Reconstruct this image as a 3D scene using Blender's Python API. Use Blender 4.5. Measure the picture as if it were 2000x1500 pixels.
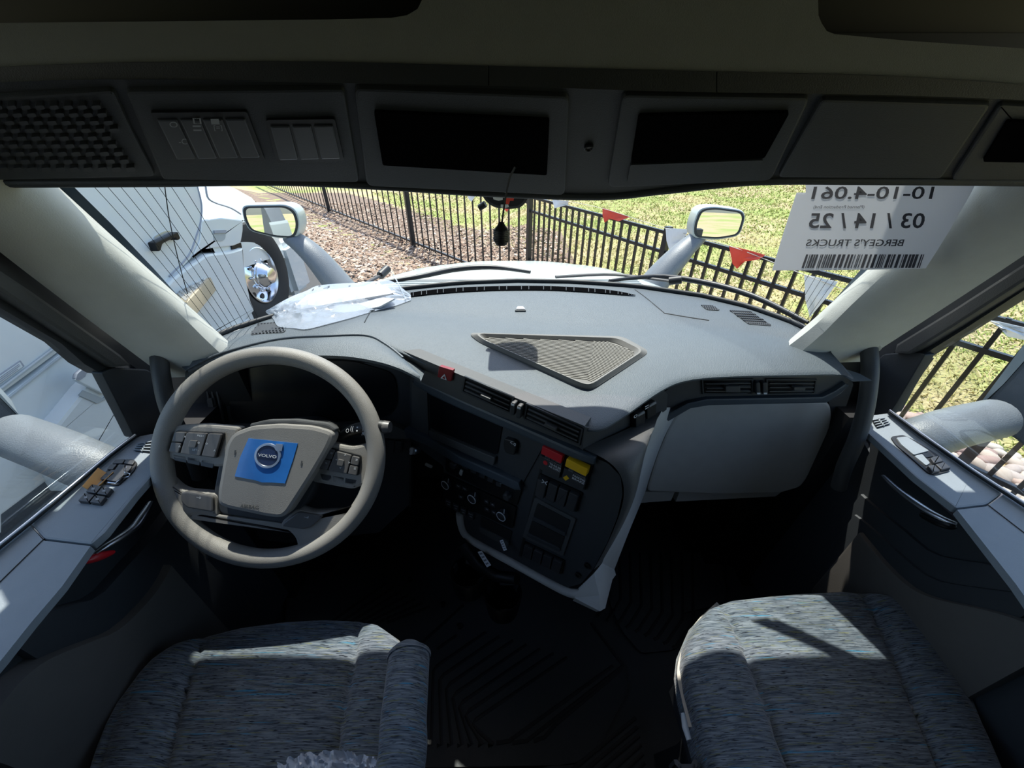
import bpy, bmesh, math, random
from mathutils import Vector, Matrix, noise
from mathutils.bvhtree import BVHTree

# ------------------------------------------------------------------ camera, world, sun, exposure
for o in list(bpy.data.objects):
    bpy.data.objects.remove(o)
SC = bpy.context.scene
COL = SC.collection
F, PITCH = 751.0, math.radians(34.3)          # focal length in px of the 2000x1500 frame, downward pitch
CP, SP = math.cos(PITCH), math.sin(PITCH)
EYE = 1.45                                     # camera height over the cab floor (everything is laid out relative to the eye, then lifted)
cam_d = bpy.data.cameras.new('camera')
cam_d.sensor_width = 36.0
cam_d.lens = 36.0 * F / 2000.0
cam_d.clip_start = 0.02
cam = bpy.data.objects.new('camera', cam_d)
COL.objects.link(cam)
cam.location = (0, 0, 0)
cam.rotation_euler = (math.pi / 2 - PITCH, 0, 0)
SC.camera = cam

SUN_TRAVEL = Vector((0.05, -0.465, -1.0)).normalized()
world = bpy.data.worlds.new('world')
SC.world = world
world.use_nodes = True
wn = world.node_tree
sky = wn.nodes.new('ShaderNodeTexSky')
sky.sky_type = 'NISHITA'
sky.sun_disc = False
sky.sun_elevation = math.asin(-SUN_TRAVEL.z)
sky.sun_rotation = math.atan2(-SUN_TRAVEL.x, -SUN_TRAVEL.y)
sky.air_density = 1.0
sky.dust_density = 1.5
wn.links.new(sky.outputs[0], wn.nodes['Background'].inputs[0])
wn.nodes['Background'].inputs[1].default_value = 0.19
sun_d = bpy.data.lights.new('sun', 'SUN')
sun_d.energy = 4.2
sun_d.angle = math.radians(0.6)
sun_d.color = (1.0, 0.96, 0.88)
sun = bpy.data.objects.new('sun', sun_d)
COL.objects.link(sun)
sun.rotation_euler = SUN_TRAVEL.to_track_quat('-Z', 'Y').to_euler()
sun.location = (0, 6, 12)
vs = SC.view_settings
vs.view_transform = 'Standard'
vs.look = 'None'
vs.gamma = 1.0
vs.use_curve_mapping = False
vs.exposure = 0.90

# ------------------------------------------------------------------ helpers
R = random.Random(7)
V = Vector


def ray(u, v):
    a, b = (u - 1000.0) / F, (v - 750.0) / F
    return V((a, CP - b * SP, -SP - b * CP))


def PZ(u, v, z):
    d = ray(u, v); return d * (z / d.z)


def PY(u, v, y):
    d = ray(u, v); return d * (y / d.y)


def PX(u, v, x):
    d = ray(u, v); return d * (x / d.x)


def PS(u, v, s):
    return ray(u, v) * s


class Plane:
    def __init__(self, p, n):
        self.p = V(p); self.n = V(n).normalized()
        if self.n.dot(-self.p) < 0:
            self.n = -self.n

    def at(self, u, v, h=0.0):
        d = ray(u, v)
        return d * ((self.p + self.n * h).dot(self.n) / d.dot(self.n))

    def up(self, h):
        return Plane(self.p + self.n * h, self.n)


class Bowed(Plane):
    """Plane that bows towards the driver at both ends (n.P + q.x^2 = const)."""
    def __init__(self, p, n, q):
        Plane.__init__(self, p, n); self.q = q

    def at(self, u, v, h=0.0):
        d = ray(u, v)
        b, c = d.dot(self.n), -(self.p + self.n * h).dot(self.n)
        a = self.q * d.x * d.x
        if abs(a) < 1e-9:
            return d * (-c / b)
        disc = max(b * b - 4 * a * c, 0.0)
        r1, r2 = (-b + math.sqrt(disc)) / (2 * a), (-b - math.sqrt(disc)) / (2 * a)
        return d * min(x for x in (r1, r2) if x > 0)

    def up(self, h):
        return Bowed(self.p + self.n * h, self.n, self.q)


def plane3(a, b, c):
    return Plane(a, (b - a).cross(c - a))


def cr(pts, n):
    """Catmull-Rom resample of a list of Vectors/tuples to n points (uniform in index)."""
    P = [V(p) for p in pts]
    m = len(P) - 1
    out = []
    for i in range(n):
        t = i * m / (n - 1)
        k = min(int(t), m - 1); f = t - k
        p0, p1, p2, p3 = P[max(k - 1, 0)], P[k], P[k + 1], P[min(k + 2, m)]
        out.append(0.5 * ((2 * p1) + (p2 - p0) * f + (2 * p0 - 5 * p1 + 4 * p2 - p3) * f * f + (3 * p1 - p0 - 3 * p2 + p3) * f ** 3))
    return out


def crp(pts, n):
    """Same for pixel tuples of any length."""
    d = len(pts[0])
    P = [V(tuple(p) + (0,) * (4 - d)) for p in pts]
    return [tuple(q[:d]) for q in cr(P, n)]


def roundp(pix, r, k=4):
    """Round the corners of a pixel polygon."""
    out = []
    n = len(pix)
    for i in range(n):
        a, b, c = (V((p[0], p[1])) for p in (pix[i - 1], pix[i], pix[(i + 1) % n]))
        ra = min(r, (a - b).length * 0.45); rc = min(r, (c - b).length * 0.45)
        p, q = b + (a - b).normalized() * ra, b + (c - b).normalized() * rc
        for j in range(k + 1):
            t = j / k
            w = p * (1 - t) ** 2 + b * 2 * t * (1 - t) + q * t * t
            out.append((w.x, w.y))
    return out


def mesh_of(bm, name):
    me = bpy.data.meshes.new(name)
    bm.normal_update()
    bm.to_mesh(me)
    bm.free()
    return me


def smooth(me, ang=35):
    try:
        me.shade_smooth()
        me.set_sharp_from_angle(angle=math.radians(ang))
    except Exception:
        for p in me.polygons:
            p.use_smooth = True


def obj(name, me, mat, parent=None, sm=None):
    if isinstance(me, bmesh.types.BMesh):
        me = mesh_of(me, name)
    if mat is not None and not me.materials:
        me.materials.append(MAT[mat] if isinstance(mat, str) else mat)
    if sm:
        smooth(me, sm)
    o = bpy.data.objects.new(name, me)
    COL.objects.link(o)
    if parent is not None:
        put(o, parent)
    return o


def world_mat(o):
    m = Matrix.Translation(o.location) @ o.rotation_euler.to_matrix().to_4x4()
    if o.parent:
        return world_mat(o.parent) @ o.matrix_parent_inverse @ m
    return m


def put(o, parent):
    o.parent = parent
    o.matrix_parent_inverse = world_mat(parent).inverted()


def tag(o, label, cat, group=None):
    o['label'] = label; o['category'] = cat
    if group:
        o['group'] = group
    return o


def thing(name, label, cat, loc, group=None):
    o = bpy.data.objects.new(name, None)
    o.empty_display_size = 0.05
    COL.objects.link(o)
    o.location = loc
    return tag(o, label, cat, group)


def struct(o, label=None):
    o['kind'] = 'structure'
    if label:
        o['label'] = label
    return o


def lab(o, label):
    o['label'] = label
    return o


def prism(pts, d0, d1, bev=0.0, seg=2):
    """Closed prism: polygon pts moved by d0 (bottom) and by d1 (top)."""
    bm = bmesh.new()
    a = [bm.verts.new(p + d0) for p in pts]
    b = [bm.verts.new(p + d1) for p in pts]
    n = len(pts)
    bm.faces.new(a[::-1]); top = bm.faces.new(b)
    for i in range(n):
        bm.faces.new((a[i], a[(i + 1) % n], b[(i + 1) % n], b[i]))
    bmesh.ops.recalc_face_normals(bm, faces=bm.faces)
    if bev:
        bmesh.ops.bevel(bm, geom=list(top.edges), offset=bev, segments=seg, affect='EDGES', profile=0.6)
    return bm


def flat_caps(o, n):
    for p in o.data.polygons:
        if abs(p.normal.dot(n)) > 0.995:
            p.use_smooth = False


def pp(name, pix, pl, h0, h1, mat, parent=None, rnd=0, bev=0.0, sm=35):
    """Pixel polygon laid on a real plane and given thickness h0..h1 along the plane's normal."""
    if rnd:
        pix = roundp(pix, rnd)
    pts = [pl.at(u, v) for u, v in pix]
    o = obj(name, prism(pts, pl.n * h0, pl.n * h1, bev), mat, parent, sm)
    flat_caps(o, pl.n)
    return o


def box(name, lo, hi, mat, parent=None, bev=0.0):
    (x0, y0, z0), (x1, y1, z1) = lo, hi
    bm = bmesh.new()
    bmesh.ops.create_cube(bm, size=1)
    for w in bm.verts:
        w.co = V(((x0 + x1) / 2 + w.co.x * (x1 - x0), (y0 + y1) / 2 + w.co.y * (y1 - y0), (z0 + z1) / 2 + w.co.z * (z1 - z0)))
    if bev:
        bmesh.ops.bevel(bm, geom=list(bm.edges), offset=bev, segments=2, affect='EDGES')
    return obj(name, bm, mat, parent, 35)


def fbox(name, c, ex, ey, ez, mat, parent=None, bev=0.0):
    """Box from its centre and three half-axis vectors."""
    bm = bmesh.new()
    bmesh.ops.create_cube(bm, size=2)
    for w in bm.verts:
        w.co = c + ex * w.co.x + ey * w.co.y + ez * w.co.z
    bmesh.ops.recalc_face_normals(bm, faces=bm.faces)
    if bev:
        bmesh.ops.bevel(bm, geom=list(bm.edges), offset=bev, segments=2, affect='EDGES')
    return obj(name, bm, mat, parent, 35)


def loft_bm(rows, close=False, thick=0.0, cap=False):
    bm = bmesh.new()
    G = [[bm.verts.new(p) for p in r] for r in rows]
    m = len(rows[0])
    for i in range(len(rows) - 1):
        for j in range(m if close else m - 1):
            k = (j + 1) % m
            try:
                bm.faces.new((G[i][j], G[i][k], G[i + 1][k], G[i + 1][j]))
            except ValueError:
                pass
    if cap and close:
        bm.faces.new(G[0][::-1]); bm.faces.new(G[-1])
    bmesh.ops.recalc_face_normals(bm, faces=bm.faces)
    if thick:
        bmesh.ops.solidify(bm, geom=list(bm.faces), thickness=thick)
        bmesh.ops.recalc_face_normals(bm, faces=bm.faces)
    return bm


def loft(name, rows, mat, parent=None, close=False, thick=0.0, cap=False, sm=40):
    return obj(name, loft_bm(rows, close, thick, cap), mat, parent, sm)


def tube_bm(path, rad, n=12, flat=1.0, upv=None, cap=True, bm=None, ring=False):
    bm = bm or bmesh.new()
    P = [V(p) for p in path]
    m = len(P)
    rows = []
    prev = None
    for i, p in enumerate(P):
        if ring:
            t = (P[(i + 1) % m] - P[i - 1]).normalized()
        else:
            t = (P[min(i + 1, m - 1)] - P[max(i - 1, 0)]).normalized()
        if upv is not None:
            a = V(upv)
        elif prev is not None:
            a = prev
        else:
            a = V((0, 0, 1)) if abs(t.z) < 0.9 else V((1, 0, 0))
        a = (a - t * a.dot(t)).normalized()
        prev = a
        b = t.cross(a)
        r = rad[i] if isinstance(rad, (list, tuple)) else rad
        rows.append([bm.verts.new(p + a * (r * flat * math.cos(2 * math.pi * k / n)) + b * (r * math.sin(2 * math.pi * k / n))) for k in range(n)])
    for i in range(m if ring else m - 1):
        for k in range(n):
            q = (k + 1) % n
            bm.faces.new((rows[i][k], rows[i][q], rows[(i + 1) % m][q], rows[(i + 1) % m][k]))
    if cap and not ring:
        bm.faces.new(rows[0][::-1]); bm.faces.new(rows[-1])
    bmesh.ops.recalc_face_normals(bm, faces=bm.faces)
    return bm


def tube(name, path, rad, mat, parent=None, n=12, **k):
    return obj(name, tube_bm(path, rad, n, **k), mat, parent, 50)


def lathe(name, c, axis, prof, mat, parent=None, n=28, cap=True, sm=40):
    """prof: list of (height along axis, radius)."""
    ax = V(axis).normalized()
    a = V((0, 0, 1)) if abs(ax.z) < 0.9 else V((1, 0, 0))
    a = (a - ax * a.dot(ax)).normalized(); b = ax.cross(a)
    rows = [[V(c) + ax * h + (a * math.cos(2 * math.pi * k / n) + b * math.sin(2 * math.pi * k / n)) * r for k in range(n)] for h, r in prof]
    return obj(name, loft_bm(rows, close=True, cap=cap), mat, parent, sm)


_tc = {}


def text_pts(s, bold=0.0, shear=0.0):
    """Glyph mesh of a string, normalised to a unit box: (verts, faces)."""
    key = (s, bold, shear)
    if key not in _tc:
        cu = bpy.data.curves.new('lettering', 'FONT')
        cu.body = s; cu.offset = bold; cu.shear = shear; cu.resolution_u = 3
        ob = bpy.data.objects.new('lettering', cu)
        COL.objects.link(ob)
        bpy.context.view_layer.update()
        me = bpy.data.meshes.new_from_object(ob.evaluated_get(bpy.context.evaluated_depsgraph_get()))
        vs_ = [w.co.copy() for w in me.vertices]
        fs = [tuple(p.vertices) for p in me.polygons]
        bpy.data.objects.remove(ob); bpy.data.curves.remove(cu); bpy.data.meshes.remove(me)
        x0, x1 = min(w.x for w in vs_), max(w.x for w in vs_)
        y0, y1 = min(w.y for w in vs_), max(w.y for w in vs_)
        _tc[key] = ([((w.x - x0) / (x1 - x0), (w.y - y0) / max(y1 - y0, 1e-6)) for w in vs_], fs)
    return _tc[key]


def ptext(name, s, quad, pl, h, mat, parent, bold=0.0, shear=0.0):
    """Lettering in a pixel quad (bottom-left, bottom-right, top-right, top-left as read) on a plane."""
    vs_, fs = text_pts(s, bold, shear)
    a, b, c, d = (V((q[0], q[1])) for q in quad)
    co = []
    for x, y in vs_:
        w = a * (1 - x) * (1 - y) + b * x * (1 - y) + c * x * y + d * (1 - x) * y
        co.append(pl.at(w.x, w.y, h))
    me = bpy.data.meshes.new(name)
    me.from_pydata(co, [], fs)
    return obj(name, me, mat, parent)


def lerp2(quad, x, y):
    """Point in a pixel quad (top-left, top-right, bottom-right, bottom-left), x right, y down."""
    a, b, c, d = (V((q[0], q[1])) for q in quad)
    w = a * (1 - x) * (1 - y) + b * x * (1 - y) + c * x * y + d * (1 - x) * y
    return (w.x, w.y)


def sub(quad, x0, y0, x1, y1):
    return [lerp2(quad, x0, y0), lerp2(quad, x1, y0), lerp2(quad, x1, y1), lerp2(quad, x0, y1)]


# ------------------------------------------------------------------ materials
MAT = {}


def mat(name, col, rough=0.6, metal=0.0, spec=0.5, var=0.08, vscale=30.0, bump=0.0, bscale=600.0, trans=0.0, alpha=1.0, coat=0.0):
    m = bpy.data.materials.new(name)
    m.use_nodes = True
    nt = m.node_tree
    b = nt.nodes['Principled BSDF']
    b.inputs['Roughness'].default_value = rough
    b.inputs['Metallic'].default_value = metal
    b.inputs['Specular IOR Level'].default_value = spec
    b.inputs['Coat Weight'].default_value = coat
    tc = nt.nodes.new('ShaderNodeTexCoord')
    nz = nt.nodes.new('ShaderNodeTexNoise')
    nz.inputs['Scale'].default_value = vscale
    nz.inputs['Detail'].default_value = 3
    nt.links.new(tc.outputs['Object'], nz.inputs['Vector'])
    mx = nt.nodes.new('ShaderNodeMix')
    mx.data_type = 'RGBA'
    c = V(col)
    mx.inputs[6].default_value = (*(c * (1 - var)), 1)
    mx.inputs[7].default_value = (*[min(x * (1 + var), 1) for x in c], 1)
    nt.links.new(nz.outputs[0], mx.inputs[0])
    nt.links.new(mx.outputs[2], b.inputs['Base Color'])
    if bump:
        n2 = nt.nodes.new('ShaderNodeTexNoise')
        n2.inputs['Scale'].default_value = bscale
        n2.inputs['Detail'].default_value = 2
        nt.links.new(tc.outputs['Object'], n2.inputs['Vector'])
        bp = nt.nodes.new('ShaderNodeBump')
        bp.inputs['Strength'].default_value = bump
        bp.inputs['Distance'].default_value = 0.002
        nt.links.new(n2.outputs[0], bp.inputs['Height'])
        nt.links.new(bp.outputs[0], b.inputs['Normal'])
    if alpha < 1.0:
        b.inputs['Alpha'].default_value = alpha
    MAT[name] = m
    return m


mat('dash_top', (0.074, 0.094, 0.110), 0.55, bump=0.5, bscale=520, spec=0.5)
mat('dash_dark', (0.030, 0.034, 0.038), 0.55, bump=0.2, bscale=700)
mat('dash_mid', (0.060, 0.062, 0.062), 0.55, bump=0.2, bscale=700)
mat('ledge', (0.045, 0.060, 0.075), 0.45, bump=0.15)
mat('taupe', (0.46, 0.45, 0.415), 0.6, bump=0.15, bscale=700)
mat('pillar_trim', (0.55, 0.55, 0.50), 0.7, bump=0.15, bscale=500)
mat('headliner', (0.20, 0.21, 0.195), 0.95, bump=0.3, bscale=900)
mat('header', (0.014, 0.017, 0.018), 0.6, bump=0.2, bscale=700)
mat('seal', (0.016, 0.020, 0.024), 0.55)
mat('frit', (0.02, 0.035, 0.05), 0.25)
mat('black', (0.010, 0.011, 0.012), 0.5)
mat('gloss_black', (0.006, 0.007, 0.008), 0.38, spec=0.3)
mat('screen', (0.006, 0.007, 0.009), 0.3, spec=0.3)
mat('button', (0.028, 0.030, 0.033), 0.42)
mat('wheel_skin', (0.240, 0.228, 0.208), 0.5, bump=0.35, bscale=900)
mat('airbag_skin', (0.215, 0.206, 0.190), 0.5, bump=0.25, bscale=900)
mat('wheel_button', (0.095, 0.092, 0.090), 0.4)
mat('chrome', (0.80, 0.82, 0.85), 0.16, metal=1.0, var=0.02)
mat('satin', (0.55, 0.58, 0.62), 0.32, metal=1.0, var=0.02)
mat('mark_white', (0.62, 0.64, 0.66), 0.6)
mat('mark_grey', (0.22, 0.23, 0.24), 0.6)
mat('red_lamp', (0.50, 0.012, 0.02), 0.35)
mat('red_dark', (0.20, 0.012, 0.016), 0.4)
mat('yellow', (0.72, 0.42, 0.008), 0.35)
mat('film_blue', (0.030, 0.170, 0.52), 0.16, coat=0.6, var=0.3, vscale=25)
mat('logo_blue', (0.015, 0.03, 0.09), 0.3)
mat('door_sill', (0.19, 0.225, 0.25), 0.6, bump=0.2, bscale=700)
mat('door_dark', (0.030, 0.036, 0.041), 0.6, bump=0.15)
mat('door_pocket', (0.105, 0.098, 0.088), 0.7, bump=0.15)
mat('rubber', (0.045, 0.048, 0.050), 0.62, bump=0.3, bscale=400)
mat('rubber_rib', (0.008, 0.008, 0.009), 0.55)
mat('seat_shell', (0.030, 0.031, 0.034), 0.55)
mat('seat_trim', (0.40, 0.37, 0.32), 0.6)
mat('tray_floor', (0.11, 0.108, 0.10), 0.6)
mat('tray_rim', (0.15, 0.146, 0.135), 0.6)
mat('tray_rib', (0.36, 0.35, 0.32), 0.55)
mat('void', (0.003, 0.003, 0.0035), 0.9, spec=0.0)  # near-black for displays and for shade painted into openings
mat('mat_white', (0.75, 0.76, 0.76), 0.5)
mat('paper', (0.72, 0.72, 0.74), 0.85, var=0.02)
mat('ink', (0.055, 0.055, 0.065), 0.8)
mat('orange_tag', (0.80, 0.42, 0.14), 0.5, var=0.15)
mat('truck_white', (0.62, 0.66, 0.66), 0.28, coat=0.5, var=0.03, vscale=3)
mat('truck_grey', (0.36, 0.40, 0.41), 0.4, var=0.03)
mat('own_paint', (0.40, 0.44, 0.43), 0.3, coat=0.4, var=0.03, vscale=4)
mat('mirror_shell', (0.15, 0.165, 0.18), 0.42, bump=0.5, bscale=350)
mat('mirror_glass', (0.86, 0.88, 0.88), 0.01, metal=1.0, var=0.0)
mat('tyre', (0.018, 0.019, 0.02), 0.8, bump=0.6, bscale=60)
mat('step_metal', (0.62, 0.58, 0.52), 0.35, metal=0.9, var=0.15)
mat('tan_side', (0.42, 0.35, 0.24), 0.5)
mat('fence_paint', (0.012, 0.012, 0.014), 0.35)
mat('flag_red', (0.80, 0.07, 0.04), 0.5)
mat('flag_white', (0.80, 0.82, 0.84), 0.5)
mat('twine', (0.5, 0.47, 0.42), 0.8)
mat('wiper', (0.015, 0.016, 0.018), 0.45)
mat('asphalt', (0.055, 0.052, 0.05), 0.9, var=0.4, vscale=60, bump=0.6, bscale=150)
mat('cabin_wall', (0.10, 0.10, 0.10), 0.85)
mat('decal', (0.30, 0.32, 0.36), 0.6)


def glass_mat(name, tint, gloss):
    """Thin pane: lets light straight through, with a little mirror reflection."""
    m = bpy.data.materials.new(name)
    m.use_nodes = True
    nt = m.node_tree
    nt.nodes.clear()
    out = nt.nodes.new('ShaderNodeOutputMaterial')
    tr = nt.nodes.new('ShaderNodeBsdfTransparent')
    tr.inputs[0].default_value = (*tint, 1)
    gl = nt.nodes.new('ShaderNodeBsdfGlossy')
    gl.inputs['Roughness'].default_value = 0.02
    fr = nt.nodes.new('ShaderNodeFresnel')
    fr.inputs[0].default_value = 1.45
    mu = nt.nodes.new('ShaderNodeMath'); mu.operation = 'MULTIPLY'; mu.inputs[1].default_value = gloss
    mx = nt.nodes.new('ShaderNodeMixShader')
    nt.links.new(fr.outputs[0], mu.inputs[0])
    nt.links.new(mu.outputs[0], mx.inputs[0])
    nt.links.new(tr.outputs[0], mx.inputs[1])
    nt.links.new(gl.outputs[0], mx.inputs[2])
    nt.links.new(mx.outputs[0], out.inputs[0])
    MAT[name] = m


glass_mat('windshield_glass', (0.93, 0.98, 0.97), 0.22)
glass_mat('door_glass', (0.95, 0.985, 0.985), 0.2)


def film_mat(name, col, transp, rough=0.15):
    """Clear plastic film: part see-through, part milky, with sharp highlights."""
    m = bpy.data.materials.new(name)
    m.use_nodes = True
    nt = m.node_tree
    b = nt.nodes['Principled BSDF']
    b.inputs['Base Color'].default_value = (*col, 1)
    b.inputs['Roughness'].default_value = rough
    b.inputs['Specular IOR Level'].default_value = 0.8
    tr = nt.nodes.new('ShaderNodeBsdfTransparent')
    mx = nt.nodes.new('ShaderNodeMixShader')
    tc = nt.nodes.new('ShaderNodeTexCoord')
    nz = nt.nodes.new('ShaderNodeTexNoise'); nz.inputs['Scale'].default_value = 14
    mr = nt.nodes.new('ShaderNodeMapRange')
    mr.inputs[3].default_value = 1 - min(transp + 0.15, 1); mr.inputs[4].default_value = 1 - max(transp - 0.15, 0)
    nt.links.new(tc.outputs['Object'], nz.inputs['Vector'])
    nt.links.new(nz.outputs[0], mr.inputs[0])
    nt.links.new(mr.outputs[0], mx.inputs[0])
    nt.links.new(tr.outputs[0], mx.inputs[1])
    nt.links.new(b.outputs[0], mx.inputs[2])
    nt.links.new(mx.outputs[0], nt.nodes['Material Output'].inputs[0])
    MAT[name] = m


film_mat('poly_bag', (0.50, 0.56, 0.64), 0.60, 0.10)
film_mat('seat_film', (0.70, 0.76, 0.85), 0.30, 0.12)


def fabric_mat():
    """Dark blue-grey woven cloth with short horizontal streaks of blue, grey and olive yarn."""
    m = bpy.data.materials.new('fabric')
    m.use_nodes = True
    nt = m.node_tree
    b = nt.nodes['Principled BSDF']
    b.inputs['Roughness'].default_value = 0.9
    b.inputs['Specular IOR Level'].default_value = 0.2
    b.inputs['Sheen Weight'].default_value = 0.25
    tc = nt.nodes.new('ShaderNodeTexCoord')

    def streak(scale, lo, hi, off):
        mp = nt.nodes.new('ShaderNodeMapping')
        mp.inputs['Scale'].default_value = scale
        mp.inputs['Location'].default_value = off
        nz = nt.nodes.new('ShaderNodeTexNoise')
        nz.inputs['Scale'].default_value = 1.0
        nz.inputs['Detail'].default_value = 2.0
        nt.links.new(tc.outputs['Object'], mp.inputs[0])
        nt.links.new(mp.outputs[0], nz.inputs['Vector'])
        mr = nt.nodes.new('ShaderNodeMapRange')
        mr.inputs[1].default_value = lo; mr.inputs[2].default_value = hi
        nt.links.new(nz.outputs[0], mr.inputs[0])
        return mr

    base = nt.nodes.new('ShaderNodeMix'); base.data_type = 'RGBA'
    base.inputs[6].default_value = (0.040, 0.056, 0.076, 1)
    base.inputs[7].default_value = (0.185, 0.215, 0.245, 1)
    s0 = streak((26, 420, 40), 0.30, 0.70, (0, 0, 0))
    nt.links.new(s0.outputs[0], base.inputs[0])
    cur = base
    for sc_, lo, hi, off, c in (((26, 420, 40), 0.60, 0.68, (5, 3, 1), (0.14, 0.15, 0.09, 1)), ((9, 260, 25), 0.655, 0.70, (9, 1, 7), (0.05, 0.20, 0.32, 1)), ((60, 700, 60), 0.58, 0.66, (2, 8, 3), (0.010, 0.014, 0.022, 1))):
        s = streak(sc_, lo, hi, off)
        mx = nt.nodes.new('ShaderNodeMix'); mx.data_type = 'RGBA'
        nt.links.new(s.outputs[0], mx.inputs[0])
        nt.links.new(cur.outputs[2], mx.inputs[6])
        mx.inputs[7].default_value = c
        cur = mx
    nt.links.new(cur.outputs[2], b.inputs['Base Color'])
    bp = nt.nodes.new('ShaderNodeBump')
    bp.inputs['Strength'].default_value = 0.4; bp.inputs['Distance'].default_value = 0.002
    nt.links.new(s0.outputs[0], bp.inputs['Height'])
    nt.links.new(bp.outputs[0], b.inputs['Normal'])
    MAT['fabric'] = m


fabric_mat()


def ground_mat(name, c1, c2, c3, scale):
    m = bpy.data.materials.new(name)
    m.use_nodes = True
    nt = m.node_tree
    b = nt.nodes['Principled BSDF']
    b.inputs['Roughness'].default_value = 0.95
    tc = nt.nodes.new('ShaderNodeTexCoord')
    n1 = nt.nodes.new('ShaderNodeTexNoise'); n1.inputs['Scale'].default_value = scale; n1.inputs['Detail'].default_value = 6
    n2 = nt.nodes.new('ShaderNodeTexNoise'); n2.inputs['Scale'].default_value = 0.7; n2.inputs['Detail'].default_value = 3
    for n in (n1, n2):
        nt.links.new(tc.outputs['Object'], n.inputs['Vector'])
    r1 = nt.nodes.new('ShaderNodeMapRange'); r1.inputs[1].default_value = 0.35; r1.inputs[2].default_value = 0.65
    r2 = nt.nodes.new('ShaderNodeMapRange'); r2.inputs[1].default_value = 0.42; r2.inputs[2].default_value = 0.60
    nt.links.new(n1.outputs[0], r1.inputs[0]); nt.links.new(n2.outputs[0], r2.inputs[0])
    a = nt.nodes.new('ShaderNodeMix'); a.data_type = 'RGBA'
    a.inputs[6].default_value = (*c1, 1); a.inputs[7].default_value = (*c2, 1)
    nt.links.new(r1.outputs[0], a.inputs[0])
    d = nt.nodes.new('ShaderNodeMix'); d.data_type = 'RGBA'
    nt.links.new(r2.outputs[0], d.inputs[0]); nt.links.new(a.outputs[2], d.inputs[6]); d.inputs[7].default_value = (*c3, 1)
    nt.links.new(d.outputs[2], b.inputs['Base Color'])
    MAT[name] = m


ground_mat('soil_straw', (0.30, 0.23, 0.12), (0.50, 0.40, 0.22), (0.26, 0.30, 0.08), 40)
ground_mat('leaf_soil', (0.10, 0.065, 0.045), (0.27, 0.19, 0.14), (0.20, 0.14, 0.10), 25)


def random_mat(name, cols, rough=0.8):
    """Colour picked per mesh island (each blade, leaf or stone its own)."""
    m = bpy.data.materials.new(name)
    m.use_nodes = True
    nt = m.node_tree
    b = nt.nodes['Principled BSDF']
    b.inputs['Roughness'].default_value = rough
    b.inputs['Specular IOR Level'].default_value = 0.25
    g = nt.nodes.new('ShaderNodeNewGeometry')
    r = nt.nodes.new('ShaderNodeValToRGB')
    r.color_ramp.interpolation = 'LINEAR'
    while len(r.color_ramp.elements) < len(cols):
        r.color_ramp.elements.new(0.5)
    for i, c in enumerate(cols):
        r.color_ramp.elements[i].position = i / (len(cols) - 1)
        r.color_ramp.elements[i].color = (*c, 1)
    nt.links.new(g.outputs['Random Per Island'], r.inputs[0])
    nt.links.new(r.outputs[0], b.inputs['Base Color'])
    MAT[name] = m


random_mat('straw_blades', [(0.50, 0.41, 0.21), (0.40, 0.34, 0.13), (0.56, 0.47, 0.26), (0.30, 0.30, 0.08), (0.46, 0.38, 0.18), (0.36, 0.35, 0.11)])
random_mat('green_blades', [(0.15, 0.24, 0.035), (0.36, 0.34, 0.11), (0.19, 0.28, 0.045), (0.44, 0.38, 0.17), (0.22, 0.30, 0.06)])
random_mat('dead_leaves', [(0.38, 0.25, 0.17), (0.17, 0.10, 0.07), (0.48, 0.36, 0.27), (0.27, 0.17, 0.11), (0.58, 0.49, 0.40), (0.12, 0.08, 0.06)])
for i_, c_ in enumerate([(0.40, 0.29, 0.24), (0.46, 0.38, 0.32), (0.32, 0.22, 0.19), (0.50, 0.44, 0.38), (0.36, 0.30, 0.27)]):
    mat('stone%d' % i_, c_, 0.8, var=0.25, vscale=25, bump=0.4, bscale=60)
# ------------------------------------------------------------------ cab shell
ZF = -1.45
struct(box('floor', (-1.0, -1.3, ZF - 0.05), (1.08, 1.25, ZF), 'rubber'))
struct(box('wall_back', (-0.95, -1.34, ZF), (1.03, -1.30, 0.52), 'cabin_wall'))
struct(box('wall_front', (-0.66, 1.18, ZF), (0.72, 1.22, -0.54), 'black'))
struct(box('ceiling', (-0.95, -1.34, 0.50), (1.03, 0.50, 0.55), 'headliner'))
# roof front: closes from the ceiling down to the windshield's upper edge
struct(obj('trim_1', prism([V((-0.80, 0.49, 0.53)), V((-0.80, 0.72, 0.07)), V((-0.80, 0.84, 0.12)), V((-0.80, 0.55, 0.60))], V((0, 0, 0)), V((1.68, 0, 0))), 'headliner'))
for nm, x0, x1 in (('wall_left', -0.93, -0.88), ('wall_right', 0.96, 1.01)):
    struct(box(nm, (x0, -1.30, ZF), (x1, -0.26, 0.50), 'cabin_wall'))

struct(box('wall_leak_block_left', (-1.02, 0.83, ZF), (-0.70, 0.93, -0.50), 'black'), 'added dark panel shutting out stray light by the driver door')  # added pair of boxes: stop daylight leaking into the footwells
struct(box('wall_leak_block_right', (0.76, 0.85, ZF), (1.08, 0.95, -0.50), 'black'), 'added dark panel shutting out stray light by the passenger door')
struct(box('wall_sun_block_left', (-0.87, 0.72, ZF), (-0.79, 0.84, -0.63), 'black'), 'added dark filler keeping sun off the front of the driver door')  # added pair of fillers: shade the sunlit strips at the door fronts
struct(box('wall_sun_block_right', (0.87, 0.77, ZF), (0.955, 0.86, -0.63), 'black'), 'added dark filler keeping sun off the front of the passenger door')
for nm, x0, x1 in (('wall_toe_left', -0.74, -0.64), ('wall_toe_right', 0.70, 0.80)):
    struct(box(nm, (x0, 0.90, ZF), (x1, 1.22, -0.62), 'black'), 'dark toe panel under the end of the dashboard ' + nm[9:])
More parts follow.
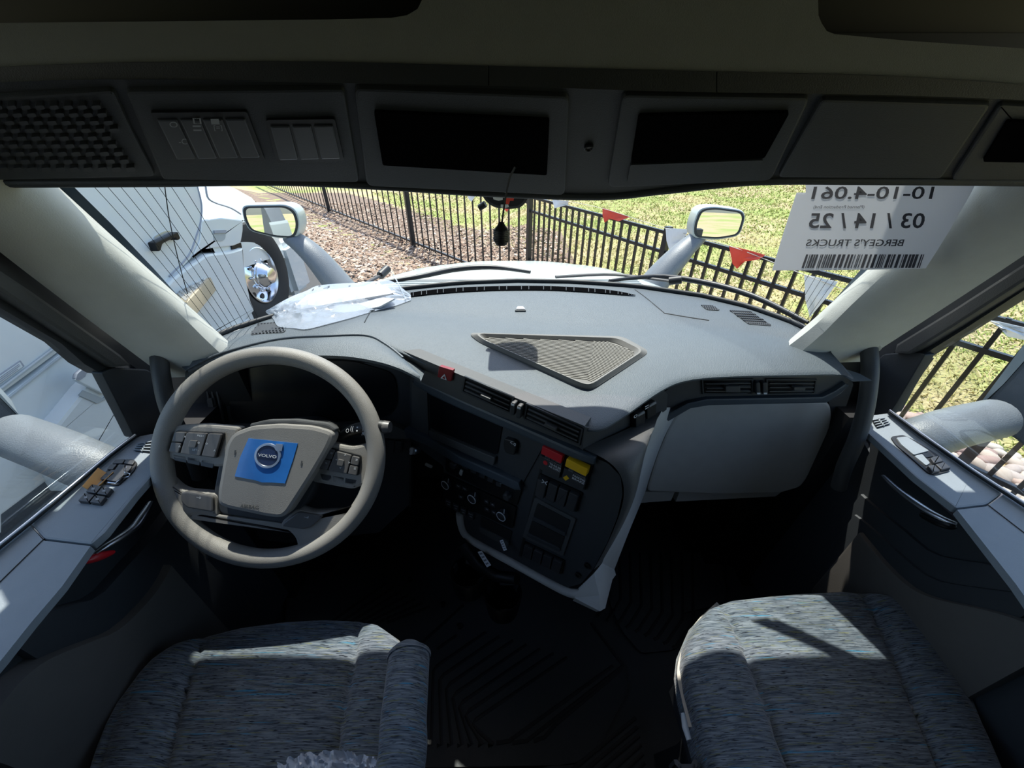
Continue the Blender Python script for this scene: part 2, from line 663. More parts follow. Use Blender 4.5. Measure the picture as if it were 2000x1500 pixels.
for nm, x0, x1 in (('wall_upper_left', -0.93, -0.75), ('wall_upper_right', 0.83, 1.01)):
    struct(box(nm, (x0, -0.27, 0.11), (x1, 0.52, 0.52), 'headliner'))
# ---- pillars and windshield
B1L, T1L = PZ(415, 664, -0.42), PS(78, 365, 0.665)
B2L, T2L = PX(300, 700, -0.80), PX(0, 475, -0.81)
B1R, T1R = PZ(1580, 655, -0.42), PS(1895, 373, 0.69)
B2R, T2R = PX(1705, 672, 0.84), PX(2000, 480, 0.855)


def L3(a, b, t):
    return a + (b - a) * t


def pillar(name, B1, T1, B2, T2, sx, label):
    rows = []
    for t in (-0.16, -0.12, -0.06, 0.0, 0.05, 0.12, 0.2, 0.35, 0.6, 0.85, 1.0, 1.12, 1.24):
        a, b = L3(B1, T1, t), L3(B2, T2, t)
        r = []
        for k in range(9):
            f = k / 8
            bul = (0, 0.022, 0.042, 0.054, 0.057, 0.051, 0.040, 0.022, 0)[k]
            fl_ = max(0.0, 0.14 - t) / 0.44
            r.append(L3(a, b, f) + V((sx * 1.0, -0.22, 0)) * bul + V((sx * 0.95, -0.30, 0)) * ((0.022 if sx > 0 else 0.034) * fl_ ** 1.4 * math.sin(math.pi * min(1, f * 1.1 + 0.05)) ** 0.5))
        rows.append(r)
    o = loft(name, rows, 'pillar_trim', None, thick=0.02)
    struct(o, label)
    return o


pl_l = pillar('trim_2', B1L, T1L, B2L, T2L, 1, 'light grey windshield pillar trim beside the steering wheel')
pl_r = pillar('trim_3', B1R, T1R, B2R, T2R, -1, 'light grey windshield pillar trim on the passenger side')
# foot of each pillar trim running out over the dash, and the cap that covers the handle mount
for par, foot, cap_, sx in ((pl_l, [(395, 650), (425, 662), (433, 672), (420, 684), (385, 697), (350, 715), (318, 712), (340, 660)], [(316, 604), (326, 618), (322, 650), (306, 668), (292, 672), (302, 690), (345, 712), (372, 690), (345, 640)], 1),
                            (pl_r, [(1600, 640), (1570, 652), (1563, 662), (1580, 675), (1620, 688), (1655, 705), (1690, 708), (1670, 655)], [(1690, 577), (1683, 590), (1690, 625), (1700, 642), (1717, 650), (1700, 672), (1660, 690), (1640, 680), (1655, 625)], -1)):
    B1, B2, T1, T2 = (B1L, B2L, T1L, T2L) if sx > 0 else (B1R, B2R, T1R, T2R)
    mid = (B1 + B2) * 0.5 + V((sx * 1.0, -0.22, 0)) * 0.060
    pf = plane3(B1 + V((0, 0, 0.004)), mid + V((0, 0, 0.0)), B1 + (T1 - B1) * 0.02 + V((sx * 0.2, -0.25, 0)))
    pf = Plane(B1 + V((0, 0, 0.006)), V((0, -0.1, 1)))
    # pp('trim_foot', foot, pf, -0.03, -0.002, 'pillar_trim', par, rnd=10, bev=0.010)
    pc = Plane(mid + V((sx * 0.012, -0.012, 0)), V((sx * 0.7, -0.68, 0.12)))
    # pp('handle_cover', cap_, pc, -0.04, 0.002, 'pillar_trim', par, rnd=6, bev=0.005)

# windshield pane: rows of points from the cowl to above the header
base_px = [(402, 664), (470, 637), (560, 610), (660, 586), (780, 564), (900, 552), (1010, 548), (1120, 550), (1240, 558), (1370, 577), (1460, 598), (1540, 626), (1592, 650)]
ws_base = [PZ(u, v, -0.425) for u, v in base_px]
tl, tr = L3(B1L, T1L, 1.5) + V((0.012, 0.01, 0)), L3(B1R, T1R, 1.5) + V((-0.012, 0.01, 0))
ws_top = []
for i in range(len(ws_base)):
    f = i / (len(ws_base) - 1)
    x = tl.x + (tr.x - tl.x) * f
    w = 1 - (2 * f - 1) ** 2
    ws_top.append(V((x, tl.y + (tr.y - tl.y) * f + 0.17 * w, 0.10 + 0.02 * w)))


def WS(f, t):
    """Point on the windshield: f across 0..1, t up 0..1."""
    x = f * (len(ws_base) - 1)
    k = min(int(x), len(ws_base) - 2); g = x - k
    return L3(L3(ws_base[k], ws_base[k + 1], g), L3(ws_top[k], ws_top[k + 1], g), t) + V((0, 0.02, 0)) * math.sin(math.pi * t)


ws = loft('window_1', [[WS(j / 30, i / 8) for j in range(31)] for i in range(9)], 'windshield_glass', None)
struct(ws, 'wide raked windshield pane above the dashboard')
loft('black_border', [[L3(B1L, T1L, t) + V((0.0, 0.004, 0)), WS(0.0, t / 1.5 if t > 0 else 0) + V((0.018, 0.002, 0))] for t in (0, 0.25, 0.5, 0.75, 1.0, 1.2)], 'frit', ws, thick=0.003)
loft('black_border', [[L3(B1R, T1R, t) + V((0.0, 0.004, 0)), WS(1.0, t / 1.5 if t > 0 else 0) + V((-0.014, 0.002, 0))] for t in (0, 0.25, 0.5, 0.75, 1.0, 1.2)], 'frit', ws, thick=0.003)
tube('bottom_seal', [WS(j / 40, 0.0) + V((0, -0.004, 0.002)) for j in range(41)], 0.007, 'seal', ws, n=8)
for k in range(8):       # fine wires in the pane's outer edges
    tube('heater_wire', [WS(0.028 + k * 0.0125, t / 14) for t in range(15)], 0.0007, 'seal', ws, n=4)
for k in range(6):
    tube('heater_wire', [WS(0.972 - k * 0.0125, t / 14) for t in range(15)], 0.0006, 'seal', ws, n=4)
tube('heater_wire', [WS(0.030 + 0.10 * (t / 10), 0.20 + 0.6 * (t / 10)) for t in range(11)], 0.0011, 'seal', ws, n=4)

# ---- overhead: sloped header with its panels, light strip, fascia with open cubbies
HPL = Bowed((0, 0.745, -0.109), (0, -0.149, -0.186), -0.065)
oh = thing('overhead_console', 'dark grey header console with panels and switches above the windshield', 'console', (0.03, 0.5, 0.0))
lip = crp([(-260, 368), (-90, 366), (0, 365), (300, 364), (550, 362), (750, 371), (950, 384), (1170, 391), (1300, 379), (1480, 361), (1700, 360), (2000, 362), (2090, 363), (2260, 365)], 70)
hup = crp([(2260, 206), (2090, 196), (2000, 193), (1800, 186), (1580, 180), (1300, 176), (1000, 168), (690, 160), (230, 155), (0, 161), (-90, 165), (-260, 174)], 44)
def yat(lst, x):
    lst = sorted(lst)
    for p, q in zip(lst, lst[1:]):
        if p[0] <= x <= q[0]:
            return p[1] + (q[1] - p[1]) * (x - p[0]) / max(q[0] - p[0], 1e-6)
    return lst[0][1] if x < lst[0][0] else lst[-1][1]


US = [-250 + 2500 * k / 100 for k in range(101)]
loft('header_shell', [[HPL.at(u, yat(hup, u) + (yat(lip, u) - yat(hup, u)) * f) for u in US] for f in (0, 0.25, 0.5, 0.75, 1.0)], 'header', oh)
tube('lower_lip', [HPL.at(u, v - 8, 0.0) for u, v in lip], 0.007, 'header', oh, n=10)
FPL = Bowed((0, 0.575, 0.05), (0, -1.0, -0.16), -0.07)
STP = FPL.up(0.010)
st_top = crp([(-260, 156), (-90, 138), (0, 130), (250, 121), (600, 119), (1000, 129), (1400, 139), (1700, 146), (1900, 157), (2000, 165), (2090, 173), (2260, 190)], 44)
st_bot = crp([(2260, 217), (2090, 200), (2000, 194), (1800, 186), (1580, 181), (1300, 177), (1000, 167), (690, 161), (230, 154), (0, 161), (-90, 168), (-260, 186)], 44)
cut1, cut2 = 955, 1395
for x0, x1 in ((-250, cut1 - 1), (cut1 + 1, cut2 - 1), (cut2 + 1, 2250)):
    uu = [x0 + (x1 - x0) * k / 30 for k in range(31)]
    loft('light_strip', [[STP.at(u, yat(st_top, u) + (yat(st_bot, u) - yat(st_top, u)) * f) for u in uu] for f in (0, 0.5, 1.0)], 'header', oh, thick=0.008)
hole = [(-250, 52), (0, 45), (300, 42), (650, 38), (770, 35), (800, 30), (820, 18), (832, -6), (833, -140), (1662, -140), (1663, -60), (1640, -4), (1592, 24), (1590, 44)]
uu = [p[0] for p in hole[:9]] + [900 + 60 * k for k in range(11)] + [1560, 1578, 1584, 1590, 1600, 1615, 1650, 1700, 1760, 1850, 1950, 2020, 2120, 2250]
top_v = {}
for u in uu:
    if u <= 833:
        top_v[u] = yat(hole[:9], u)
    elif u <= 1578:
        top_v[u] = -140
    else:
        top_v[u] = yat([(1579, -140), (1584, 30), (1590, 45), (1600, 60), (1615, 66), (1760, 79), (2000, 95), (2250, 112)], u)
fo = loft('trim_4', [[FPL.at(u, yat(st_top, u) + 6 + (top_v[u] - yat(st_top, u) - 6) * f) for u in uu] for f in (0, 0.33, 0.66, 1.0)], 'headliner', None, thick=0.015)
struct(fo, 'light grey headliner fascia above the header console')
loft('upper_fascia', [[FPL.at(u, v) for u in US] for v in (-140, -280, -420)], 'headliner', fo, thick=0.015)
tube('rolled_edge', [FPL.at(u, yat(st_top, u) - 2, 0.004) for u in US], 0.007, 'headliner', fo, n=10)
loft('cubby_shade_back', [[FPL.at(u, v, -0.06) for u in US] for v in (210, 140, 60, -20, -100, -200)], 'black', fo)  # black sheet added close behind the openings to give their deep shade
struct(box('trim_5', (-0.70, 0.60, 0.072), (0.78, 0.70, 0.085), 'black'), 'dark floor of the open storage cubbies under the roof')

struct(box('trim_6', (-0.80, 0.725, 0.06), (0.88, 0.74, 0.5), 'black'), 'dark back of the open storage cubbies under the roof')
loft('header_sun_block', [[HPL.at(u, v - 10) + V((0, 0.012, 0.004)) for u, v in lip], [HPL.at(u, v - 10) + V((0, 0.05, 0.05)) for u, v in lip], [V((HPL.at(u, v).x, 0.80, 0.13)) for u, v in lip]], 'black', oh)  # added, unseen behind the header: keeps sun out of its cavity
# header panels
def panel(pix, mat_='header', h=0.006, rnd=10, name='panel', bev=0.003):
    return pp(name, pix, HPL, -0.01, h, mat_, oh, rnd=rnd, bev=bev)


sp_pix = [(-60, 186), (222, 168), (262, 255), (305, 338), (-60, 346)]
spk = panel(sp_pix, name='speaker_grille')
for r_ in range(9):
    y = 187 + r_ * 15.6
    xr = 205 + (y - 187) * 0.52
    for c_ in range(12):
        x = -40 + c_ * 27.5 + (r_ % 2) * 13 - r_ * 2.0
        if x < xr - 14 and x > -60:
            pp('grille_slot', [(x, y), (x + 17, y - 1.5), (x + 20, y + 6.5), (x + 3, y + 8)], HPL, 0.006, 0.0125, 'black', spk, rnd=3)
swp = panel([(246, 170), (672, 166), (702, 350), (318, 344)], name='switch_panel')
for q, n_ in (([(303, 212), (480, 210), (512, 296), (346, 300)], 4), ([(525, 226), (652, 224), (668, 298), (545, 301)], 3)):
    fr = pp('switch_bezel', sub(q, -0.03, -0.08, 1.03, 1.06), HPL, 0.004, 0.010, 'gloss_black', swp, rnd=5)
    for k in range(n_):
        pp('rocker_switch', sub(q, (k + 0.05) / n_, 0.06, (k + 0.95) / n_, 0.96), HPL, 0.008, 0.012, 'button', swp, rnd=3, bev=0.002)
for (x, y, s_) in ((340, 243, 'O'), (358, 276, '-C'), (386, 236, '[]'), (386, 250, '='), (421, 237, '-'), (427, 250, '[=]')):
    ptext('switch_symbol', s_, [(x - 8, y + 6), (x + 8, y + 6), (x + 6, y - 5), (x - 10, y - 5)], HPL, 0.0165, 'mark_grey', swp)
d1 = panel([(692, 164), (1112, 180), (1104, 376), (716, 357)], rnd=14, name='display_panel')
pp('dark_display', [(731, 204), (1073, 220), (1068, 330), (748, 310)], HPL, 0.004, 0.0105, 'void', d1, rnd=4)
lathe('round_sensor', HPL.at(1150, 285, 0.0), HPL.n, [(0, 0.0065), (0.004, 0.0065), (0.005, 0.005), (0.003, 0.004)], 'gloss_black', oh, n=20)
d2 = panel([(1216, 177), (1582, 183), (1506, 346), (1186, 360)], rnd=14, name='cubby_frame')
pp('cubby_shade', [(1247, 211), (1541, 205), (1492, 296), (1232, 306)], HPL, 0.004, 0.0105, 'void', d2, rnd=6)  # raised near-black plate, the cubby's inner shade as colour
pp('cubby_floor', [(1231, 309), (1490, 299), (1478, 332), (1224, 346)], HPL, 0.004, 0.0108, 'header', d2, rnd=4)
panel([(1604, 186), (1935, 196), (1838, 342), (1518, 340)], rnd=10, name='blank_panel')
d3 = panel([(1952, 196), (2085, 204), (2085, 345), (1856, 345)], rnd=10, name='cubby_frame')
pp('cubby_shade', [(1966, 222), (2080, 226), (2080, 304), (1918, 302)], HPL, 0.004, 0.0105, 'void', d3, rnd=5)  # same painted shade plate for the end cubby
# ------------------------------------------------------------------ dashboard
dash = thing('dashboard', 'wide dark slate truck dashboard wrapped around the driver under the windshield', 'dashboard', (0.03, 0.9, -0.95))
front_px = [(365, 722, -.44), (430, 692, -.43), (540, 664, -.42), (640, 657, -.415), (715, 656, -.42), (860, 716, -.45), (1000, 776, -.46), (1120, 822, -.465), (1168, 832, -.465), (1215, 808, -.462), (1290, 757, -.455), (1340, 737, -.452), (1420, 729, -.45), (1540, 727, -.45), (1640, 727, -.45), (1668, 738, -.45)]
back_px = [(400, 668), (450, 650), (540, 618), (640, 594), (730, 577), (860, 558), (980, 551), (1090, 551), (1160, 554), (1230, 558), (1310, 569), (1370, 579), (1440, 595), (1510, 617), (1570, 642), (1600, 662)]
NC = 76
fr = cr([PZ(u, v, z) for u, v, z in front_px], NC)
bk = cr([PZ(u, v, -0.428) for u, v in back_px], NC)


def pad_pt(j, f):
    p = L3(bk[j], fr[j], f)
    e = min(1.0, min(j, NC - 1 - j) / 14)
    if f < 0.39:
        z = 0.004 * math.sin(math.pi * f / 0.39)
    else:
        g = (f - 0.39) / 0.61
        z = -0.004 * e * (1 if g < 0.5 else 1) * min(1, g * 12) + 0.010 * e * math.sin(math.pi * g) - 0.004 * (1 - min(1, g * 12)) * 0
    return p + V((0, 0, z))


rows = [[pad_pt(j, f) for j in range(NC)] for f in (0, 0.08, 0.2, 0.3, 0.385, 0.39, 0.43, 0.52, 0.62, 0.72, 0.82, 0.90, 0.95, 0.98)]
out = []
for j in range(NC):
    t = (fr[min(j + 1, NC - 1)] - fr[max(j - 1, 0)])
    n = V((t.y, -t.x, 0)).normalized()
    out.append(n)
last = [pad_pt(j, 1.0) for j in range(NC)]
rows.append([last[j] + V((0, 0, -0.001)) for j in range(NC)])
rows.append([last[j] + out[j] * 0.003 + V((0, 0, -0.003)) for j in range(NC)])
rows.append([last[j] + out[j] * 0.003 + V((0, 0, -0.007)) for j in range(NC)])
rows.append([last[j] - out[j] * 0.004 + V((0, 0, -0.010)) for j in range(NC)])
rows.append([last[j] - out[j] * 0.05 + V((0, 0, -0.011)) for j in range(NC)])
pad = loft('top_pad', rows, 'dash_top', dash, thick=0.0, sm=30)
PADT = BVHTree.FromPolygons([w.co.copy() for w in pad.data.vertices], [tuple(p.vertices) for p in pad.data.polygons])


def ontop(u, v, h=0.0):
    """Where the sight line through a pixel meets the pad, lifted by h."""
    d = ray(u, v)
    hit = PADT.ray_cast(V((0, 0, 0)), d)
    p = hit[0] if hit[0] is not None else PZ(u, v, -0.45)
    return p + V((0, 0, h))


def on_pad(name, pix, h0, h1, mat_, parent, rnd=0, bev=0.0):
    if rnd:
        pix = roundp(pix, rnd)
    pts = [ontop(u, v) for u, v in pix]
    return obj(name, prism(pts, V((0, 0, h0)), V((0, 0, h1)), bev), mat_, parent, 35)


# closing side cheeks so no daylight shows under the pad
box('substructure', (-0.72, 0.86, -0.95), (0.78, 1.17, -0.50), 'black', dash)

# panel joints on the pad
for path in ([(1240, 566), (1262, 582), (1298, 612)], [(722, 612), (716, 622), (712, 630)], [(1298, 612), (1345, 620), (1385, 626)]):
    tube('joint_line', [ontop(u, v, 0.0005) for u, v in crp(path, 8)], 0.0012, 'black', pad, n=5)

# defrost outlet along the windshield
vt = crp([(802, 573), (850, 567), (920, 562), (1000, 560), (1080, 560.5), (1160, 565), (1210, 571), (1241, 578)], 40)
vb = crp([(802, 581), (850, 575.5), (920, 570.5), (1000, 568), (1080, 568.5), (1160, 573), (1210, 577), (1241, 579.2)], 40)
dfv = loft('defrost_vent', [[ontop(u, v, 0.003) for u, v in vt], [ontop(u, v, 0.003) for u, v in vb]], 'void', dash)
for k in range(1, 26):
    i = k * 39 / 26
    i0 = int(i)
    a, b = ontop(*vt[i0], 0.004), ontop(*vb[i0], 0.004)
    tube('vent_slat', [a, b], 0.0011, 'dash_mid', dfv, n=5)


def grille(pix, parent, nx, ny):
    q = [pix[0], pix[1], pix[2], pix[3]]
    g = on_pad('speaker_grille', pix, -0.002, 0.0015, 'dash_dark', parent, rnd=5)
    for i in range(nx):
        for j in range(ny):
            x, y = (i + 0.5 + 0.5 * (j % 2) - 0.25) / nx, (j + 0.5) / ny
            c = lerp2(q, x, y)
            p = ontop(c[0], c[1], 0.0026)
            ax_ = (ontop(*lerp2(q, min(1, x + 1 / nx), y)) - ontop(*lerp2(q, x, y))) * 0.29
            ay_ = (ontop(*lerp2(q, x, min(1, y + 1 / ny))) - ontop(*lerp2(q, x, y))) * 0.29
            ax_.z = ay_.z = 0
            hx = [p + ax_ * math.cos(k * math.pi / 3) + ay_ * math.sin(k * math.pi / 3) for k in range(6)]
            obj('grille_hole', prism(hx, V((0, 0, -0.003)), V((0, 0, 0))), 'gloss_black', g)
    return g


grille([(505, 632), (566, 628), (556, 650), (488, 655)], dash, 10, 6)
grille([(1423, 606), (1465, 608), (1508, 637), (1462, 634)], dash, 11, 6)
grille([(1368, 596), (1392, 597), (1407, 607), (1380, 606)], dash, 6, 4)
# small light sensor nub
on_pad('light_sensor', [(1008, 607), (1011, 602), (1021, 602), (1026, 607)], 0.0, 0.006, 'satin', dash, rnd=2)
on_pad('light_sensor_base', [(1005, 609), (1009, 604), (1023, 604), (1028, 609)], 0.0, 0.004, 'dash_dark', dash, rnd=2)

# triangular ribbed tray set into the pad
TR = plane3(ontop(930, 658), ontop(1150, 755), ontop(1250, 675)).up(0.003)
t_out = roundp([(914, 650), (1216, 657), (1270, 687), (1158, 760), (1128, 754), (935, 668)], 14, 5)
t_in = roundp([(932, 651), (1206, 660), (1254, 684), (1153, 749), (1136, 747), (948, 664)], 14, 5)
tray = obj('dash_tray', prism([TR.at(u, v) for u, v in t_out], V((0, 0, -0.012)), V((0, 0, 0.0005))), 'tray_floor', dash, 35)
TP = TR.up(0.010)
ro = [TR.at(u, v) for u, v in t_out]
ri = [TP.at(u, v) for u, v in t_in]
cen = sum(ri, V((0, 0, 0))) / len(ri)
rin = [p + (cen - p) * 0.055 + V((0, 0, -0.0085)) for p in ri]
rw = [p + (p - cen) * 0.03 for p in ri]
loft('tray_rim', [ro + ro[:1], rw + rw[:1], ri + ri[:1], rin + rin[:1]], 'tray_rim', tray, sm=25)
TQ = TR.up(0.0015)
fl = [(p.x, p.y) for p in rin]


def inside(x, y):
    c = False
    for i in range(len(fl)):
        (x0, y0), (x1, y1) = fl[i], fl[i - 1]
        if (y0 > y) != (y1 > y) and x < (x1 - x0) * (y - y0) / (y1 - y0) + x0:
            c = not c
    return c


apex = TQ.at(1146, 742)
top_r = TQ.at(1225, 676)
dL = (TQ.at(960, 665) - apex); dR = (top_r - apex)
for k in range(30):
    f = (k + 0.6) / 29
    knee = apex + (TQ.at(1160, 664) - apex) * f * 1.05
    lft = knee + (TQ.at(1010, 672) - TQ.at(1172, 690)).normalized() * 0.30
    rgt = knee + (TQ.at(1235, 708) - TQ.at(1185, 690)).normalized() * 0.10
    path = [L3(lft, knee, i / 90) for i in range(90)] + [L3(knee, rgt, i / 40) for i in range(41)]
    run = []
    for p in path:
        if inside(p.x, p.y):
            run.append(p + V((0, 0, 0.0)))
        elif len(run) > 1:
            tube('tray_rib', [run[0]] + [q for q in run if (q - knee).length < 1e-6] + [run[-1]], 0.0013, 'tray_rib', tray, n=5); run = []
        else:
            run = []
    if len(run) > 1:
        tube('tray_rib', run, 0.0013, 'tray_rib', tray, n=5)

# ---- centre faces turned towards the driver
E1 = V((0.824, -0.566, 0)).normalized()
DN = V((-0.09, -0.05, -1)).normalized()
SPL = Plane((0, 0.632, -0.52), E1.cross(DN))
VBP = plane3(fr[25], fr[35], fr[25] + V((0, 0, -0.1))).up(0.005)
band = pp('vent_band', [(722, 658), (860, 716), (1000, 774), (1142, 832), (1137, 888), (1000, 826), (905, 784), (818, 744), (770, 700)], VBP, -0.03, 0.0, 'dash_mid', dash)
hz = pp('hazard_button', [(861, 714), (888, 722), (885, 743), (858, 734)], VBP, 0.0, 0.007, 'red_dark', dash, rnd=3, bev=0.002)
pp('hazard_top', [(862, 712), (889, 720), (888, 726), (861, 717)], VBP, 0.0, 0.008, 'red_dark', hz, rnd=2)
pp('warning_triangle', [(865, 735), (877, 739), (873, 727)], VBP, 0.006, 0.0085, 'mark_white', hz)
pp('warning_triangle_field', [(868.5, 734.5), (874.5, 736.6), (872.6, 730.5)], VBP, 0.0085, 0.0092, 'red_dark', hz)


def vent(quad, pl, parent, tab, nsl=3, name='air_vent'):
    v_ = pp(name, quad, pl, -0.004, 0.001, 'gloss_black', parent, rnd=3)
    q = quad
    for k in range(nsl):
        y = (k + 0.7) / (nsl + 0.3)
        pp('vent_slat', sub(q, 0.03, y - 0.035, 0.97, y + 0.035), pl, 0.0, 0.006, 'dash_mid', v_)
    fr_ = 0.03
    for s_ in ((-fr_, -0.1, 1 + fr_, 0.0), (-fr_, 1.0, 1 + fr_, 1.1), (-fr_, 0, 0, 1), (1, 0, 1 + fr_, 1)):
        pp('vent_frame', sub(q, *s_), pl, 0.0, 0.004, 'dash_dark', v_)
    if tab:
        pp('vent_tab', sub(q, *tab), pl, 0.004, 0.014, 'dash_mid', v_, rnd=2, bev=0.001)
    return v_


vent([(911, 737), (1002, 776), (997, 803), (906, 763)], VBP, dash, (0.40, 0.44, 0.62, 0.66))
vent([(1032, 790), (1137, 837), (1131, 864), (1027, 816)], VBP, dash, (0.38, 0.44, 0.60, 0.66))
for (x, y) in ((1007, 792), (1019, 798)):
    kq = [(x - 3, y - 13), (x + 6, y - 10), (x + 3, y + 14), (x - 6, y + 11)]
    kn = pp('vent_thumbwheel', kq, VBP, 0.0, 0.013, 'dash_dark', dash, rnd=3, bev=0.002)
    pp('white_mark', sub(kq, 0.15, 0.08, 0.85, 0.22), VBP, 0.012, 0.0136, 'mark_white', kn)

led = pp('ledge', [(815, 735), (860, 755), (905, 776), (1000, 817), (1130, 874), (1166, 890), (1164, 903), (1125, 890), (1000, 836), (900, 793), (850, 770), (812, 748)], SPL, -0.02, 0.012, 'ledge', dash, bev=0.006)

stack_px = [(800, 735), (1000, 828), (1188, 905), (1212, 930), (1216, 965), (1206, 1010), (1186, 1060), (1160, 1110), (1135, 1140), (1105, 1148), (1000, 1098), (918, 1052), (902, 1030), (897, 1005), (868, 978), (866, 910), (800, 862)]
stk = pp('centre_stack', stack_px, SPL, -0.05, 0.0, 'dash_dark', dash, rnd=6)
pp('side_panel', [(806, 744), (836, 758), (839, 850), (806, 832)], SPL, 0.0, 0.004, 'dash_mid', stk, rnd=3)
scr = [(839, 756), (984, 822), (972, 888), (842, 834)]
pp('centre_screen', scr, SPL, 0.0, 0.003, 'screen', stk, rnd=6)
pp('screen_lip', [(842, 836), (972, 890), (968, 906), (843, 850)], SPL, 0.0, 0.010, 'dash_mid', stk, rnd=3, bev=0.002)
pp('trim_plate', [(986, 824), (1068, 860), (1022, 943), (972, 910)], SPL, 0.0, 0.003, 'dash_dark', stk, rnd=5)
ub = pp('usb_cover', [(992, 850), (1012, 856), (1015, 866), (1011, 884), (993, 878), (989, 862)], SPL, 0.002, 0.014, 'black', stk, rnd=4, bev=0.003)
ptext('usb_symbol', '<-o', [(996, 868), (1007, 872), (1008, 864), (997, 861)], SPL, 0.0146, 'mark_white', ub)
pp('lower_ledge', [(798, 832), (845, 850), (905, 885), (975, 915), (1020, 935), (1024, 950), (1012, 950), (960, 925), (895, 898), (840, 864), (797, 848)], SPL, -0.01, 0.016, 'ledge', stk, bev=0.005)
ig = lathe('ignition_knob', SPL.at(817, 876), SPL.n + V((0, 0, 0.3)), [(0, 0.012), (0.012, 0.013), (0.020, 0.013), (0.024, 0.010)], 'satin', stk, n=24)
fbox('knob_grip', SPL.at(817, 876) + (SPL.n + V((0, 0, 0.3))).normalized() * 0.026, E1 * 0.003, (SPL.n + V((0, 0, 0.3))).normalized() * 0.004, E1.cross((SPL.n + V((0, 0, 0.3))).normalized()) * 0.010, 'mark_white', ig, 0.001)
pp('key_slot', [(832, 903), (846, 910), (844, 914), (831, 908)], SPL, 0.0, 0.003, 'taupe', stk, rnd=2)

radio = [(873, 884), (1022, 952), (1011, 986), (872, 918)]
rp = pp('radio_panel', radio, SPL, 0.0, 0.005, 'gloss_black', stk, rnd=4, bev=0.001)
for c in ((889, 905), (994, 966)):
    lathe('radio_knob', SPL.at(*c, 0.004), SPL.n, [(0, 0.011), (0.012, 0.010), (0.014, 0.008)], 'button', rp, n=22)
for k in range(5):
    c = (913 + k * 16.2, 907 + k * 8.6)
    b_ = pp('preset_button', [(c[0] - 5, c[1] - 5), (c[0] + 6, c[1] - 1), (c[0] + 5, c[1] + 7), (c[0] - 6, c[1] + 3)], SPL, 0.004, 0.009, 'button', rp, rnd=2, bev=0.001)
    ptext('button_number', str(k + 1), [(c[0] - 1.5, c[1] + 3.5), (c[0] + 1.5, c[1] + 4.5), (c[0] + 2, c[1] - 1), (c[0] - 1, c[1] - 2)], SPL, 0.0095, 'mark_grey', b_)
pp('radio_display', [(908, 916), (980, 950), (976, 962), (905, 930)], SPL, 0.004, 0.006, 'screen', rp, rnd=2)
pp('radio_tab', [(903, 913), (908, 917), (905, 927), (900, 922)], SPL, 0.004, 0.008, 'taupe', rp, rnd=2)

clim = [(866, 922), (1011, 988), (1003, 1030), (868, 970)]
cp = pp('climate_panel', clim, SPL, 0.0, 0.006, 'gloss_black', stk, rnd=4, bev=0.001)
for c in ((876, 942), (928, 969), (985, 1002)):
    p = SPL.at(*c, 0.005)
    kn = lathe('climate_knob', p, SPL.n, [(0, 0.0135), (0.014, 0.0125), (0.015, 0.011), (0.0145, 0.0)], 'button', cp, n=26, cap=False)
    lathe('glint_ring', p + SPL.n * 0.0135, SPL.n, [(0, 0.0135), (0.002, 0.0132), (0.002, 0.0118), (0, 0.0116)], 'mark_white', kn, n=30, cap=False)  # white colour stands in for bright reflections on a chrome ring
    ptext('knob_pointer', 'I', [(c[0] - 2, c[1] + 1), (c[0] + 0, c[1] + 2), (c[0] + 1, c[1] - 7), (c[0] - 1, c[1] - 8)], SPL, 0.0205, 'mark_grey', kn)
for c in ((899, 945), (911, 950), (954, 975), (966, 981), (904, 966), (955, 990), (968, 996)):
    b_ = pp('climate_button', [(c[0] - 5, c[1] - 4), (c[0] + 5, c[1]), (c[0] + 4, c[1] + 7), (c[0] - 5, c[1] + 3)], SPL, 0.005, 0.008, 'button', cp, rnd=1.5)
    pp('button_symbol', [(c[0] - 2, c[1] - 1), (c[0] + 2, c[1] + 1), (c[0] + 2, c[1] + 3), (c[0] - 2, c[1] + 1)], SPL, 0.008, 0.0085, 'mark_grey', b_)
for k in range(4):
    c = (879 + k * 14.5, 979 + k * 8.0)
    b_ = pp('small_switch', [(c[0] - 6, c[1] - 9), (c[0] + 6, c[1] - 3), (c[0] + 5, c[1] + 11), (c[0] - 6, c[1] + 5)], SPL, 0.0, 0.007, 'button', stk, rnd=2, bev=0.001)
    pp('switch_symbol', [(c[0] - 4, c[1] - 4), (c[0] + 4, c[1] - 1), (c[0] + 4, c[1] + 0.5), (c[0] - 4, c[1] - 2.5)], SPL, 0.007, 0.0075, 'mark_grey', b_)
    pp('switch_symbol', [(c[0] - 2, c[1] + 1), (c[0] + 3, c[1] + 3), (c[0] + 3, c[1] + 5), (c[0] - 2, c[1] + 3)], SPL, 0.007, 0.0075, 'mark_grey', b_)
pp('open_slot', [(940, 1007), (1001, 1037), (996, 1056), (940, 1026)], SPL, 0.0, 0.002, 'black', stk, rnd=2)
pp('slot_lip', [(939, 1026), (996, 1056), (994, 1066), (938, 1036)], SPL, 0.0, 0.006, 'dash_mid', stk, rnd=2, bev=0.001)
pp('panel_joint', [(1066, 868), (1070, 870), (1018, 1088), (1013, 1086)], SPL, -0.001, 0.001, 'black', stk)

